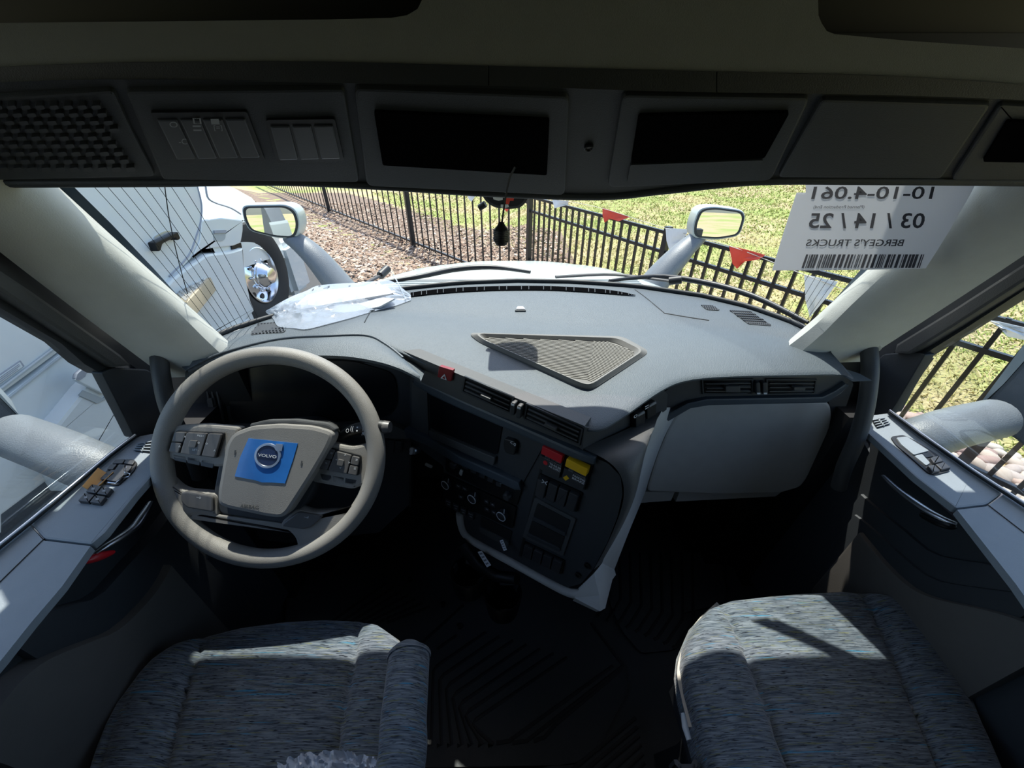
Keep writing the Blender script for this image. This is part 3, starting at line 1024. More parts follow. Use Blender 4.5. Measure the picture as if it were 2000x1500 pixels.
# brake valve knobs
for (q, m_, lines, dot, nm) in (([(1066, 862), (1107, 882), (1097, 929), (1056, 908)], 'red_lamp', ('TRAILER', 'AIR SUPPLY'), 'red_lamp', 'red_valve_knob'), ([(1113, 886), (1156, 907), (1143, 952), (1101, 931)], 'yellow', ('PARKING', 'BRAKE'), 'yellow', 'yellow_valve_knob')):
    hs = pp('valve_housing', sub(q, -0.06, -0.05, 1.06, 1.05), SPL, 0.0, 0.003, 'gloss_black', stk, rnd=2)
    top = pp(nm, sub(q, 0.03, 0.02, 0.98, 0.34), SPL, 0.0, 0.016, m_, stk, rnd=1.5, bev=0.001)
    lab(top, ('red' if 'red' in nm else 'yellow') + ' pull knob of the air brake valve')
    pp('finger_recess', sub(q, 0.03, 0.34, 0.97, 0.50), SPL, 0.0, 0.005, 'black', top)
    pl_ = pp('valve_plate', sub(q, 0.0, 0.48, 1.0, 1.0), SPL, 0.0, 0.012, 'button', top, rnd=2, bev=0.001)

    def tq(x0, y0, x1, y1):
        a = sub(q, x0, y0, x1, y1); return [a[3], a[2], a[1], a[0]]
    ptext('valve_lettering', 'PULL TO APPLY', tq(0.12, 0.56, 0.9, 0.61), SPL, 0.0126, 'mark_grey', top)
    ptext('valve_lettering', 'PUSH TO RELEASE', tq(0.12, 0.63, 0.9, 0.68), SPL, 0.0126, 'mark_grey', top)
    ptext('valve_lettering', lines[0], tq(0.36, 0.73, 0.92, 0.81), SPL, 0.0126, 'mark_white', top, bold=0.01)
    ptext('valve_lettering', lines[1], tq(0.36, 0.84, 0.92, 0.92), SPL, 0.0126, 'mark_white', top, bold=0.01)
    cc = lerp2(q, 0.19, 0.82)
    if dot == 'red_lamp':
        lathe('valve_mark', SPL.at(*cc, 0.0118), SPL.n, [(0, 0.0052), (0.001, 0.0052)], 'red_lamp', top, n=18)
    else:
        x, y = cc
        pp('valve_mark', [(x - 6, y - 1), (x + 1, y - 5), (x + 6, y + 1), (x - 1, y + 5)], SPL, 0.0118, 0.0128, 'yellow', top)

q = [(1056, 926), (1136, 962), (1126, 996), (1049, 960)]
sb = pp('switch_bank', sub(q, -0.03, -0.06, 1.03, 1.06), SPL, 0.0, 0.003, 'gloss_black', stk, rnd=3)
for k in range(4):
    b_ = pp('rocker_switch', sub(q, (k + 0.06) / 4, 0.03, (k + 0.94) / 4, 0.97), SPL, 0.002, 0.012 if k else 0.015, 'button', sb, rnd=2, bev=0.002)
    if k == 0:
        ptext('switch_symbol', '><', [lerp2(q, 0.06, 0.45), lerp2(q, 0.19, 0.45), lerp2(q, 0.19, 0.22), lerp2(q, 0.06, 0.22)], SPL, 0.0156, 'mark_white', b_)
fr_q = [(1046, 970), (1126, 1012), (1101, 1084), (1022, 1047)]
df = pp('slot_frame', fr_q, SPL, 0.0, 0.004, 'dash_mid', stk, rnd=3, bev=0.001)
for (y0, y1) in ((0.08, 0.40), (0.52, 0.82)):
    pp('open_slot', sub(fr_q, 0.10, y0, 0.90, y1), SPL, 0.003, 0.0055, 'black', df, rnd=2)
    pp('slot_lip', sub(fr_q, 0.10, y1, 0.90, y1 + 0.08), SPL, 0.003, 0.009, 'dash_dark', df, rnd=2, bev=0.001)
q = [(1027, 1058), (1102, 1094), (1096, 1118), (1022, 1082)]
sb = pp('switch_bank', sub(q, -0.03, -0.06, 1.03, 1.06), SPL, 0.0, 0.003, 'gloss_black', stk, rnd=3)
for k in range(4):
    pp('rocker_switch', sub(q, (k + 0.05) / 4, 0.05, (k + 0.95) / 4, 0.95), SPL, 0.002, 0.010, 'button', sb, rnd=2, bev=0.002)
for c in ((1148, 1104), (1130, 1122)):
    lathe('power_socket', SPL.at(*c), SPL.n, [(0, 0.008), (0.004, 0.008), (0.004, 0.005), (0.002, 0.005)], 'gloss_black', stk, n=16)

# grey rail round the foot of the stack
tube('lower_rail', [SPL.at(u, v, 0.004) for u, v in crp([(898, 1002), (900, 1022), (908, 1042), (930, 1060), (1000, 1098), (1080, 1142), (1115, 1158), (1140, 1160)], 40)], 0.011, 'taupe', dash, n=10)

# right cheek of the console: rolls from the stack round to the passenger side
Apx = [(1134, 874), (1186, 900), (1214, 934), (1216, 984), (1190, 1054), (1160, 1112)]
Bpx = [(1296, 796), (1276, 832), (1246, 880), (1222, 955), (1200, 1030), (1176, 1100)]
A3 = [SPL.at(u, v, 0.002) for u, v in Apx]
sA = [(p.dot(ray(*Apx[i])) / ray(*Apx[i]).length_squared) for i, p in enumerate(A3)]
B3 = [PY(1296, 796, 0.705)] + [PS(*Bpx[i], sA[i] + (0, 0.10, 0.09, 0.08, 0.07, 0.05)[i]) for i in range(1, 6)]
rows = []
Ac, Bc = cr(A3, 22), cr(B3, 22)
for i in range(22):
    w = 0.030 * math.sin(math.pi * min(1, (i + 4) / 25))
    rows.append([L3(Ac[i], Bc[i], f) + (V((0.45, -0.75, 0.35)) * w * math.sin(math.pi * f) ** 0.7) for f in [k / 10 for k in range(11)]])
cheek = loft('console_cheek', rows, 'dash_mid', dash, thick=0.0)
# passenger-side taupe flank running back to the glove box
GPL = Plane(PY(1500, 870, 0.80), (0, -1.0, 0.12))
Gpx = [(1332, 795), (1312, 826), (1290, 872), (1262, 956), (1232, 1040), (1202, 1108)]
G3 = [GPL.at(*Gpx[i]) for i in range(4)] + [PS(1228, 1040, sA[4] + 0.22), PS(1200, 1112, sA[5] + 0.16)]
Gc = cr(G3, 22)
rows = [[L3(Bc[i], Gc[i], f) for f in (0, 0.03, 0.2, 0.5, 0.8, 1.0)] for i in range(22)]
loft('console_flank', rows, 'taupe', dash)
# foot of the console
ft_a = [SPL.at(1118, 1160, -0.01), SPL.at(1160, 1120, 0.0), Bc[-1], Gc[-1]]
tip = PS(1172, 1194, sA[5] + 0.03)
ft_b = [PS(1122, 1168, sA[5] - 0.01), tip, PS(1182, 1188, sA[5] + 0.05), PS(1198, 1125, sA[5] + 0.16)]
loft('console_foot', [ft_a, [L3(a, b, 0.5) + V((0.004, -0.006, 0)) for a, b in zip(ft_a, ft_b)], ft_b], 'taupe', dash, thick=0.01)

# glove box face, its lower lip and the passenger vents
gb_px = [(1330, 797), (1366, 789), (1480, 785), (1606, 782), (1620, 788), (1623, 812), (1614, 856), (1592, 908), (1562, 950), (1520, 962), (1400, 964), (1262, 958), (1282, 890), (1308, 828)]
gp = pp('glove_box', gb_px, GPL, -0.03, 0.004, 'taupe', dash, rnd=10, bev=0.006)
pp('glove_box_lip', [(1252, 966), (1322, 966), (1314, 984), (1238, 990)], GPL, -0.04, -0.012, 'taupe', dash, bev=0.004)
pp('glove_box_lip', [(1330, 966), (1536, 964), (1520, 976), (1322, 986)], GPL, -0.04, -0.012, 'taupe', dash, bev=0.004)
VRP = Plane(PY(1500, 755, 0.745), (0, -1.0, 0.05))
bnd = pp('passenger_vent_band', [(1292, 770), (1318, 750), (1345, 738), (1420, 731), (1540, 729), (1650, 731), (1662, 742), (1640, 760), (1606, 776), (1380, 784), (1340, 790), (1300, 812), (1294, 800)], VRP, -0.03, 0.0, 'dash_mid', dash)
pp('lower_trim', [(1296, 806), (1340, 782), (1378, 774), (1600, 770), (1625, 758), (1645, 744), (1652, 748), (1636, 764), (1608, 782), (1380, 787), (1345, 793), (1302, 818)], VRP, -0.01, 0.012, 'ledge', dash, bev=0.004)
pv = vent([(1372, 741), (1467, 741), (1466, 767), (1374, 766)], VRP, dash, (0.42, 0.30, 0.72, 0.75))
for k in range(4):
    pp('folded_louver', sub([(1372, 741), (1467, 741), (1466, 767), (1374, 766)], 0.05 + (k % 2) * 0.4, 0.15 + k * 0.18, 0.50 + (k % 2) * 0.45, 0.24 + k * 0.18), VRP, 0.003, 0.009, 'dash_dark', pv)
vent([(1498, 741), (1591, 742), (1588, 766), (1498, 767)], VRP, dash, (0.50, 0.36, 0.74, 0.62))
for x in (1475, 1488):
    kq = [(x - 4, 742), (x + 4, 742), (x + 5, 766), (x - 3, 766)]
    kn = pp('vent_thumbwheel', kq, VRP, 0.0, 0.013, 'dash_dark', dash, rnd=3, bev=0.002)
    pp('white_mark', sub(kq, 0.1, 0.80, 0.9, 0.92), VRP, 0.012, 0.0136, 'mark_white', kn)
# end face at the pad's tip with two switches
EPL = plane3(fr[int(8 * (NC - 1) / 15)] + V((0, 0.012, -0.02)), fr[int(10 * (NC - 1) / 15)] + V((0, 0.014, -0.02)), fr[int(9 * (NC - 1) / 15)] + V((0.002, 0.012, -0.12)))
pp('end_face', [(1142, 834), (1170, 838), (1220, 808), (1292, 758), (1304, 770), (1302, 800), (1250, 838), (1192, 876), (1138, 888)], EPL, -0.03, 0.0, 'dash_dark', dash)
for (x, y, s_) in ((1242, 812, 'o'), (1264, 794, '=')):
    b_ = pp('end_switch', [(x - 11, y - 7), (x + 7, y - 17), (x + 8, y + 9), (x - 10, y + 20)], EPL, 0.0, 0.014, 'black', dash, rnd=3, bev=0.002)
    pp('switch_edge', [(x - 8, y - 8), (x + 5, y - 15), (x + 6, y - 12), (x - 7, y - 5)], EPL, 0.012, 0.0155, 'mark_grey', b_)
    ptext('switch_symbol', s_, [(x - 4, y + 6), (x + 3, y + 2), (x + 3, y - 4), (x - 4, y)], EPL, 0.0146, 'mark_white', b_)
# dash end cheek by the passenger door
pp('dash_end', [(1606, 776), (1640, 760), (1664, 742), (1668, 752), (1652, 800), (1640, 870), (1600, 960), (1560, 958), (1594, 910), (1616, 856), (1625, 810), (1620, 786)], GPL, -0.06, -0.002, 'dash_dark', dash)

# ---- driver side: hood over the instruments, cluster, left vent, lower panels
ridge = [(366, 722), (430, 692), (540, 664), (640, 657), (715, 656), (752, 672), (790, 702), (822, 734)]
rz = [-.44, -.43, -.42, -.415, -.42, -.43, -.447, -.462]
edge_px = [(362, 742), (412, 726), (500, 706), (585, 696), (660, 695), (722, 703), (776, 718), (820, 740)]
es = [0.845, 0.85, 0.85, 0.85, 0.85, 0.845, 0.84, 0.835]
rr = cr([PZ(u, v, z + 0.001) for (u, v), z in zip(ridge, rz)], 40)
ee = cr([PS(u, v, s) for (u, v), s in zip(edge_px, es)], 40)
rows = [rr] + [[L3(a, b, f) + V((0, 0, 0.005 * math.sin(math.pi * f))) for a, b in zip(rr, ee)] for f in (0.15, 0.35, 0.6, 0.85, 0.97)] + [ee, [p + V((0, 0.004, -0.010)) for p in ee], [p + V((0, 0.06, -0.012)) for p in ee]]
loft('instrument_hood', rows, 'dash_top', dash)
tube('hood_edge', [p + V((0, 0, 0.001)) for p in rr[3:34]], 0.0035, 'ledge', dash, n=8)
LFP = Plane(PY(600, 780, 0.835), (0, -1.0, 0.25))
lf = pp('driver_panel', [(345, 748), (412, 728), (500, 706), (660, 694), (776, 716), (822, 742), (806, 760), (803, 860), (800, 985), (740, 1040), (560, 1060), (400, 1040), (330, 930), (318, 850)], LFP, -0.05, 0.0, 'dash_dark', dash)
cl = pp('instrument_cluster', roundp([(448, 726), (560, 706), (690, 704), (772, 728), (778, 792), (752, 816), (600, 826), (452, 824)], 22), LFP, 0.0, 0.004, 'screen', lf)
pp('cluster_shelf', [(440, 826), (600, 828), (760, 818), (800, 838), (800, 852), (620, 846), (430, 850)], LFP, 0.0, 0.02, 'dash_mid', lf, bev=0.005)
vq = [(402, 752), (432, 748), (448, 826), (414, 832)]
vv = pp('air_vent', vq, LFP, 0.0, 0.004, 'gloss_black', lf, rnd=3)
for k in range(3):
    pp('vent_slat', sub(vq, 0.18 + k * 0.3, 0.03, 0.26 + k * 0.3, 0.97), LFP, 0.003, 0.012, 'dash_mid', vv)
pp('vent_tab', sub(vq, 0.25, 0.30, 0.55, 0.55), LFP, 0.008, 0.018, 'dash_mid', vv, rnd=2)
sq = [(757, 853), (788, 856), (786, 884), (757, 882)]
sw = pp('switch_bank', sq, LFP, 0.0, 0.006, 'button', lf, rnd=3)
for k in range(2):
    pp('rocker_switch', sub(sq, 0.06 + k * 0.48, 0.08, 0.46 + k * 0.48, 0.92), LFP, 0.005, 0.012, 'button', sw, rnd=2, bev=0.001)
pp('panel_joint', [(800, 738), (803, 738), (803, 990), (799, 990)], LFP, -0.001, 0.0015, 'black', lf)
# ------------------------------------------------------------------ steering column and wheel
WC = V((-0.512, 0.5905, -0.5905))
el_, az_ = math.radians(34.8), math.radians(6.87)
WN = V((math.cos(el_) * math.sin(az_), -math.cos(el_) * math.cos(az_), math.sin(el_)))
WX = V((0, 0, 1)).cross(WN).normalized()       # to the driver's right
WX = WX if WX.x > 0 else -WX
WY = WN.cross(WX).normalized()
WY = WY if WY.z > 0 else -WY
WPL = Plane(WC, WN)

colm = thing('steering_shroud', 'dark steering shroud with a gear lever behind the steering wheel', 'shroud', WC - WN * 0.2)
path = [WC - WN * h for h in (0.035, 0.07, 0.12, 0.2, 0.27)]
tube('column_shroud', path, [0.062, 0.072, 0.075, 0.072, 0.068], 'dash_dark', colm, n=20, upv=WY)
bt = pp('shroud_top', [(566, 821), (640, 824), (655, 832), (660, 848), (600, 838), (560, 832)], WPL.up(-0.03), -0.03, 0.0, 'wheel_button', colm, rnd=4, bev=0.004)
lv = [PS(652, 862, 0.86), PS(672, 850, 0.86), PS(690, 840, 0.855), PS(715, 834, 0.85), PS(738, 832, 0.845), PS(752, 834, 0.845)]
stalk = tube('gear_lever', cr(lv, 16), [0.009 + 0.0045 * min(1, i / 6) for i in range(16)], 'black', colm, n=14)
e_ = (lv[5] - lv[3]).normalized()
tube('lever_cap', [lv[5] - e_ * 0.002, lv[5] + e_ * 0.012], [0.0145, 0.012], 'wheel_button', stalk, n=14)
LVP = Plane(PS(705, 837, 0.832), (0.1, -0.75, 0.65))
for s_, x, y, w_, h_ in (('O', 678, 841, 6, 8), ('((', 687, 838, 6, 12), ('D', 711, 831, 5, 6), ('N', 710, 839, 5, 6), ('R', 709, 847, 5, 6), ('=', 697, 838, 3, 9)):
    ptext('lever_lettering', s_, [(x - w_ / 2, y + h_ / 2), (x + w_ / 2, y + h_ / 2), (x + w_ / 2 + 1, y - h_ / 2), (x - w_ / 2 + 1, y - h_ / 2)], LVP, 0.0, 'mark_white', stalk)

wheel = thing('steering_wheel', 'grey-brown four-spoke truck steering wheel with a blue film on its hub', 'steering wheel', WC)
rc, rr_ = 0.2160, 0.0195
ring_ = [WC + WX * (rc * math.cos(a)) + WY * (rc * math.sin(a)) for a in [2 * math.pi * k / 96 for k in range(96)]]
tube('rim', ring_, rr_, 'wheel_skin', wheel, n=18, ring=True, upv=WN)


def wp(name, pix, h0, h1, m_, parent, rnd=4, bev=0.003, base=0.0):
    return pp(name, pix, WPL.up(base), h0 - base, h1 - base, m_, parent, rnd=rnd, bev=bev)


# spoke carrier behind the airbag, then the four spokes
wp('hub_carrier', [(440, 850), (500, 830), (600, 828), (650, 842), (640, 900), (600, 980), (560, 1022), (432, 1002), (420, 960)], -0.05, 0.004, 'dash_dark', wheel, rnd=10)
ul = wp('spoke', [(322, 838), (350, 830), (400, 828), (470, 834), (460, 905), (430, 912), (342, 898), (316, 884)], -0.02, 0.006, 'wheel_skin', wheel, rnd=8, bev=0.006)
ur = wp('spoke', [(628, 860), (665, 868), (690, 872), (715, 866), (738, 858), (742, 905), (716, 945), (690, 955), (610, 940)], -0.02, 0.006, 'wheel_skin', wheel, rnd=8, bev=0.006)
ll = wp('spoke', [(306, 925), (330, 932), (345, 948), (362, 957), (430, 963), (430, 1008), (400, 1004), (376, 1006), (362, 1016), (340, 1012), (318, 975)], -0.018, 0.008, 'wheel_skin', wheel, rnd=10, bev=0.008)
lr = wp('spoke', [(552, 1016), (566, 1004), (584, 990), (610, 998), (680, 996), (716, 975), (700, 1012), (640, 1070), (585, 1078), (581, 1050), (566, 1034), (550, 1030)], -0.018, 0.008, 'wheel_skin', wheel, rnd=10, bev=0.008)
wp('lower_bridge', [(372, 1014), (380, 1000), (430, 1004), (566, 1022), (580, 1040), (560, 1032), (430, 1011), (396, 1006)], -0.02, 0.006, 'wheel_skin', wheel, rnd=4, bev=0.003)

# airbag cover, raised towards the driver
ab = wp('airbag_cover', [(440, 868), (453, 846), (490, 832), (545, 828), (610, 832), (646, 842), (652, 852), (640, 878), (612, 926), (562, 1004), (548, 1013), (520, 1010), (440, 993), (424, 985), (424, 960)], 0.0, 0.034, 'airbag_skin', wheel, rnd=12, bev=0.008, base=0.034)
wp('airbag_top_lip', [(486, 828), (520, 820), (575, 819), (640, 827), (657, 838), (650, 848), (600, 838), (540, 832), (490, 838)], 0.0, 0.022, 'dash_mid', wheel, rnd=5, bev=0.004, base=0.022)
fm = wp('protective_film', [(486, 856), (582, 866), (572, 900), (557, 944), (530, 942), (512, 942), (500, 938), (459, 930), (470, 892)], 0.034, 0.0352, 'film_blue', wheel, rnd=0, bev=0.0, base=0.034)
lab(fm, 'clear blue protective film over the emblem')
LP = WPL.up(0.0353)
c = LP.at(523, 890)
lx = (LP.at(548, 893) - c).normalized(); ly = WN.cross(lx).normalized()
if ly.z < 0:
    ly = -ly
Rg = (LP.at(548, 893) - c).length
fr_pts = lambda r_: [c + lx * (r_ * math.cos(2 * math.pi * k / 40)) + ly * (r_ * math.sin(2 * math.pi * k / 40)) for k in range(40)]
a_, b_, d_, e2_ = fr_pts(Rg * 1.03), fr_pts(Rg * 1.0), fr_pts(Rg * 0.84), fr_pts(Rg * 0.80)
emb = loft('emblem_ring', [p + p[:1] for p in (a_, [q + WN * 0.002 for q in b_], [q + WN * 0.002 for q in d_], e2_)], 'satin', wheel)
obj('emblem_field', prism(e2_, V((0, 0, 0)), WN * 0.0008), 'logo_blue', emb)
dg = (lx + ly).normalized(); dp = (lx - ly).normalized()
tip = c + dg * Rg * 1.52
obj('emblem_arrow', prism([c + dg * Rg * 0.80 + dp * Rg * 0.12, c + dg * Rg * 0.80 - dp * Rg * 0.12, tip - lx * Rg * 0.55 - ly * Rg * 0.02, tip, tip - ly * Rg * 0.55 - lx * Rg * 0.02], WN * 0.0005, WN * 0.0026), 'satin', emb)
obj('emblem_bar', prism([c + lx * Rg * 0.86 + ly * Rg * 0.17, c - lx * Rg * 0.86 + ly * Rg * 0.17, c - lx * Rg * 0.86 - ly * Rg * 0.17, c + lx * Rg * 0.86 - ly * Rg * 0.17], WN * 0.0005, WN * 0.0016), 'logo_blue', emb)


def wtext(s, cen, w_, h_, m_, parent, bold=0.0, name='lettering'):
    vs_, fs = text_pts(s, bold)
    me = bpy.data.meshes.new(name)
    me.from_pydata([cen + lx * (w_ * (x - 0.5)) + ly * (h_ * (y - 0.5)) for x, y in vs_], [], fs)
    return obj(name, me, m_, parent)


wtext('VOLVO', c + WN * 0.0022, Rg * 1.45, Rg * 0.24, 'mark_white', emb, 0.02)
wtext('AIRBAG', WPL.at(487, 990, 0.0348), 0.036, 0.008, 'dash_mid', ab, 0.01)
for p in ((459, 884), (589, 905)):
    wtext('I', WPL.at(*p, 0.0348), 0.003, 0.010, 'dash_mid', ab)

# key pads
lk = [(352, 842), (440, 846), (426, 892), (340, 880)]
pad_l = wp('key_pad', sub(lk, -0.03, -0.05, 1.05, 1.02), 0.0, 0.010, 'black', wheel, rnd=5, bev=0.001)
keysL = [(0.0, 0.0, 0.24, 0.48), (0.0, 0.52, 0.22, 1.0), (0.26, 0.0, 0.70, 1.0), (0.73, 0.0, 1.02, 0.98)]
for k_ in keysL:
    wp('key', sub(lk, *k_), 0.008, 0.015, 'wheel_button', pad_l, rnd=3, bev=0.0015)
wp('centre_key', sub(lk, 0.40, 0.34, 0.56, 0.66), 0.014, 0.018, 'wheel_button', pad_l, rnd=2, bev=0.001)
lk2 = [(341, 886), (424, 900), (420, 914), (344, 898)]
for k in range(3):
    kk = wp('key', sub(lk2, (k + 0.03) / 3, 0, (k + 0.97) / 3, 1.0), 0.0, 0.006, 'button', pad_l, rnd=2, bev=0.001)
for s_, x, y in (('RES+', 0.48, 0.17), ('SET-', 0.46, 0.84), ('o', 0.31, 0.5), ('o', 0.66, 0.5), ('x', 0.14, 0.26), ('^', 0.09, 0.76), ('A', 0.88, 0.76), ('o', 0.48, 0.5)):
    p = WPL.at(*lerp2(lk, x, y), 0.0155 if s_ != 'o' or x != 0.48 else 0.0185)
    wtext(s_, p, 0.004 * max(1, len(s_) * 0.8), 0.0036, 'mark_white', pad_l, name='key_symbol')
rk = [(644, 874), (706, 890), (700, 926), (626, 912)]
pad_r = wp('key_pad', sub(rk, -0.05, -0.06, 1.04, 1.03), 0.0, 0.010, 'black', wheel, rnd=5, bev=0.001)
for k_ in ((0.0, 0.0, 0.24, 0.48), (0.0, 0.52, 0.24, 1.0), (0.27, 0.02, 0.75, 1.0), (0.78, 0.04, 1.0, 0.48), (0.78, 0.52, 1.0, 1.0)):
    wp('key', sub(rk, *k_), 0.008, 0.015, 'wheel_button', pad_r, rnd=3, bev=0.0015)
wp('centre_key', sub(rk, 0.43, 0.34, 0.60, 0.66), 0.014, 0.018, 'wheel_button', pad_r, rnd=2, bev=0.001)
rk2 = [(625, 922), (700, 936), (696, 950), (630, 936)]
for k in range(3):
    wp('key', sub(rk2, (k + 0.03) / 3, 0, (k + 0.97) / 3, 1.0), 0.0, 0.006, 'button', pad_r, rnd=2, bev=0.001)
for s_, x, y in (('^', 0.52, 0.16), ('v', 0.5, 0.86), ('<', 0.33, 0.5), ('>', 0.69, 0.5), ('o', 0.12, 0.24), ('<-', 0.10, 0.76), ('=', 0.88, 0.28), ('=', 0.88, 0.74)):
    wtext(s_, WPL.at(*lerp2(rk, x, y), 0.0155), 0.004, 0.0036, 'mark_white', pad_r, name='key_symbol')
# satin paddles on the lower spokes
wp('horn_pad', [(362, 958), (376, 957), (424, 966), (424, 997), (372, 988), (361, 975)], 0.0, 0.013, 'wheel_button', wheel, rnd=6, bev=0.003)
wp('horn_pad', [(588, 996), (606, 999), (636, 1004), (612, 1026), (598, 1030), (556, 1024), (560, 1016)], 0.0, 0.013, 'wheel_button', wheel, rnd=5, bev=0.003)
wtext('~o', WPL.at(388, 972, 0.0136), 0.009, 0.004, 'mark_white', wheel, name='key_symbol')
wtext('~d', WPL.at(598, 1010, 0.0136), 0.009, 0.004, 'mark_white', wheel, name='key_symbol')
# ------------------------------------------------------------------ doors
def door(n, sx, xg, label):
    """Door as part of the cab shell: sx = -1 on the driver's side."""
    gl = Plane((xg, 0, -0.60), (-sx, 0, -0.12))
    xi = xg - sx * 0.085
    root = struct(box('door_%d' % n, (min(xg + sx * 0.03, xg - sx * 0.01), -0.26, ZF), (max(xg + sx * 0.03, xg - sx * 0.01), 1.0, -0.64), 'door_dark'), label)
    return root, gl, xi


def below(name, top, x0, x1, zb, m_, parent, bev=0.004):
    """Solid with a given upper edge (pixels laid at x = x1) that hangs down to zb and reaches from x0 to x1."""
    e = [PX(u, v, x1) for u, v in top]
    pts = e + [V((x1, e[-1].y, zb)), V((x1, e[0].y, zb))]
    return obj(name, prism(pts, V((x0 - x1, 0, 0)), V((0, 0, 0)), bev), m_, parent, 35)


SIL = Plane((0, 0, -0.60), (0, 0, 1))
# --- driver door
dl, GL_L, _ = door(1, -1, -0.88, 'driver door with switch panel, chrome pull and dark map pocket')
sill_f = [(262, 853), (213, 892), (58, 1022), (86, 1052), (178, 1063), (205, 1040), (232, 1006), (262, 968), (300, 925), (345, 868), (350, 846), (300, 846)]
s1 = pp('sill_panel', sill_f, SIL, -0.014, 0.0, 'door_sill', dl, rnd=5, bev=0.004)
sill_r = [(56, 1024), (84, 1055), (176, 1066), (120, 1145), (60, 1215), (0, 1290), (-120, 1430), (-260, 1430), (-260, 1280), (0, 1068)]
s2 = pp('sill_rear', sill_r, SIL, -0.014, -0.001, 'door_sill', dl)
tube('sill_seam', [SIL.at(u, v, 0.0) for u, v in ((84, 1054), (0, 1136), (-100, 1240))], 0.0008, 'black', s2, n=5)
tube('window_seal', [SIL.at(u, v, 0.006) for u, v in ((264, 851), (213, 890), (60, 1018), (0, 1066), (-200, 1232))], 0.005, 'seal', dl, n=8)
tube('window_bead', [SIL.at(u, v, 0.013) for u, v in ((264, 849), (213, 888), (60, 1015), (0, 1063), (-200, 1228))], 0.0025, 'satin', dl, n=8)
face = obj('inner_face', prism([PX(345, 880, -0.83), PX(178, 1085, -0.825), PX(0, 1320, -0.82), V((-0.82, -0.2, -0.65)), V((-0.83, -0.2, -1.4)), V((-0.80, 0.85, -1.4)), V((-0.80, 0.85, -0.66))], V((0, 0, 0)), V((-0.06, 0, 0))), 'door_dark', dl)
below('pull_ledge', crp([(350, 985), (300, 1050), (245, 1110), (195, 1163), (140, 1182), (98, 1196), (70, 1228), (40, 1268)], 16), -0.87, -0.800, ZF + 0.04, 'door_dark', dl)
below('map_pocket', crp([(336, 1103), (320, 1135), (290, 1175), (235, 1228), (180, 1252), (100, 1285), (50, 1322), (10, 1368), (-60, 1470)], 22), -0.87, -0.780, ZF + 0.03, 'door_pocket', dl, 0.006)
hp = cr([PX(294, 981, -0.79), PX(280, 1005, -0.775), PX(262, 1030, -0.765), PX(235, 1050, -0.757), PX(205, 1068, -0.757), PX(178, 1086, -0.765)], 22)
hr = [0.0035 + 0.0065 * math.sin(math.pi * min(1, (i + 3) / 24)) for i in range(22)]
pull = tube('door_pull', hp, hr, 'satin', dl, n=12, flat=0.6)
rp_ = cr([PX(222, 1078, -0.758), PX(200, 1085, -0.758), PX(178, 1092, -0.761), PX(157, 1099, -0.766)], 12)
lab(tube('red_reflector', rp_, [0.002 + 0.006 * math.sin(math.pi * (i + 1) / 13) for i in range(12)], 'red_lamp', dl, n=10), 'red reflector strip under the door pull')
# vent grille and switch clusters on the sill
gq = [(272, 868), (302, 862), (296, 886), (262, 882)]
g_ = pp('sill_vent', gq, SIL, 0.0, 0.002, 'gloss_black', dl, rnd=5)
for k in range(4):
    pp('vent_slat', sub(gq, -0.02, 0.05 + k * 0.27, 1.0, 0.12 + k * 0.27), SIL, 0.001, 0.005, 'door_sill', g_)
pp('vent_slat', sub(gq, 0.46, 0.0, 0.53, 1.0), SIL, 0.001, 0.005, 'door_sill', g_)
cl_ = pp('mirror_control', [(230, 900), (262, 899), (270, 906), (262, 922), (232, 950), (206, 946), (196, 936)], SIL, 0.0, 0.003, 'black', dl, rnd=5)
for q in ([(229, 902), (248, 901), (243, 909), (222, 910)], [(250, 901), (267, 904), (262, 912), (245, 909)], [(220, 911), (232, 911), (224, 921), (212, 921)], [(250, 913), (261, 914), (255, 925), (244, 923)], [(206, 932), (219, 930), (213, 940), (201, 941)], [(230, 934), (246, 930), (236, 945), (223, 944)]):
    pp('control_key', q, SIL, 0.002, 0.007, 'button', cl_, rnd=2, bev=0.001)
cross = [(236, 911), (247, 912), (244, 923), (254, 926), (251, 931), (236, 934), (226, 944), (211, 941), (218, 932), (211, 929), (221, 922), (228, 922)]
kx = pp('cross_pad', cross, SIL, 0.002, 0.0065, 'button', cl_)
pts = [SIL.at(u, v, 0.007) for u, v in ((247, 912), (244, 923), (254, 926), (251, 931), (236, 934), (226, 944), (211, 942))]
tube('chrome_line', pts, 0.0011, 'chrome', kx, n=6)
wq = [(184, 949), (225, 958), (200, 990), (154, 984)]
for i in range(2):
    for j in range(2):
        k_ = pp('window_switch', sub(wq, 0.03 + i * 0.5, 0.03 + j * 0.5, 0.48 + i * 0.5, 0.46 + j * 0.5), SIL, 0.0, 0.008, 'button', dl, rnd=2, bev=0.002)
        cc = lerp2(wq, 0.26 + i * 0.5, 0.25 + j * 0.5)
        pp('switch_symbol', [(cc[0] - 3, cc[1] - 2), (cc[0] + 3, cc[1] - 2), (cc[0] + 2, cc[1] + 2), (cc[0] - 4, cc[1] + 2)], SIL, 0.008, 0.0085, 'mark_grey', k_)
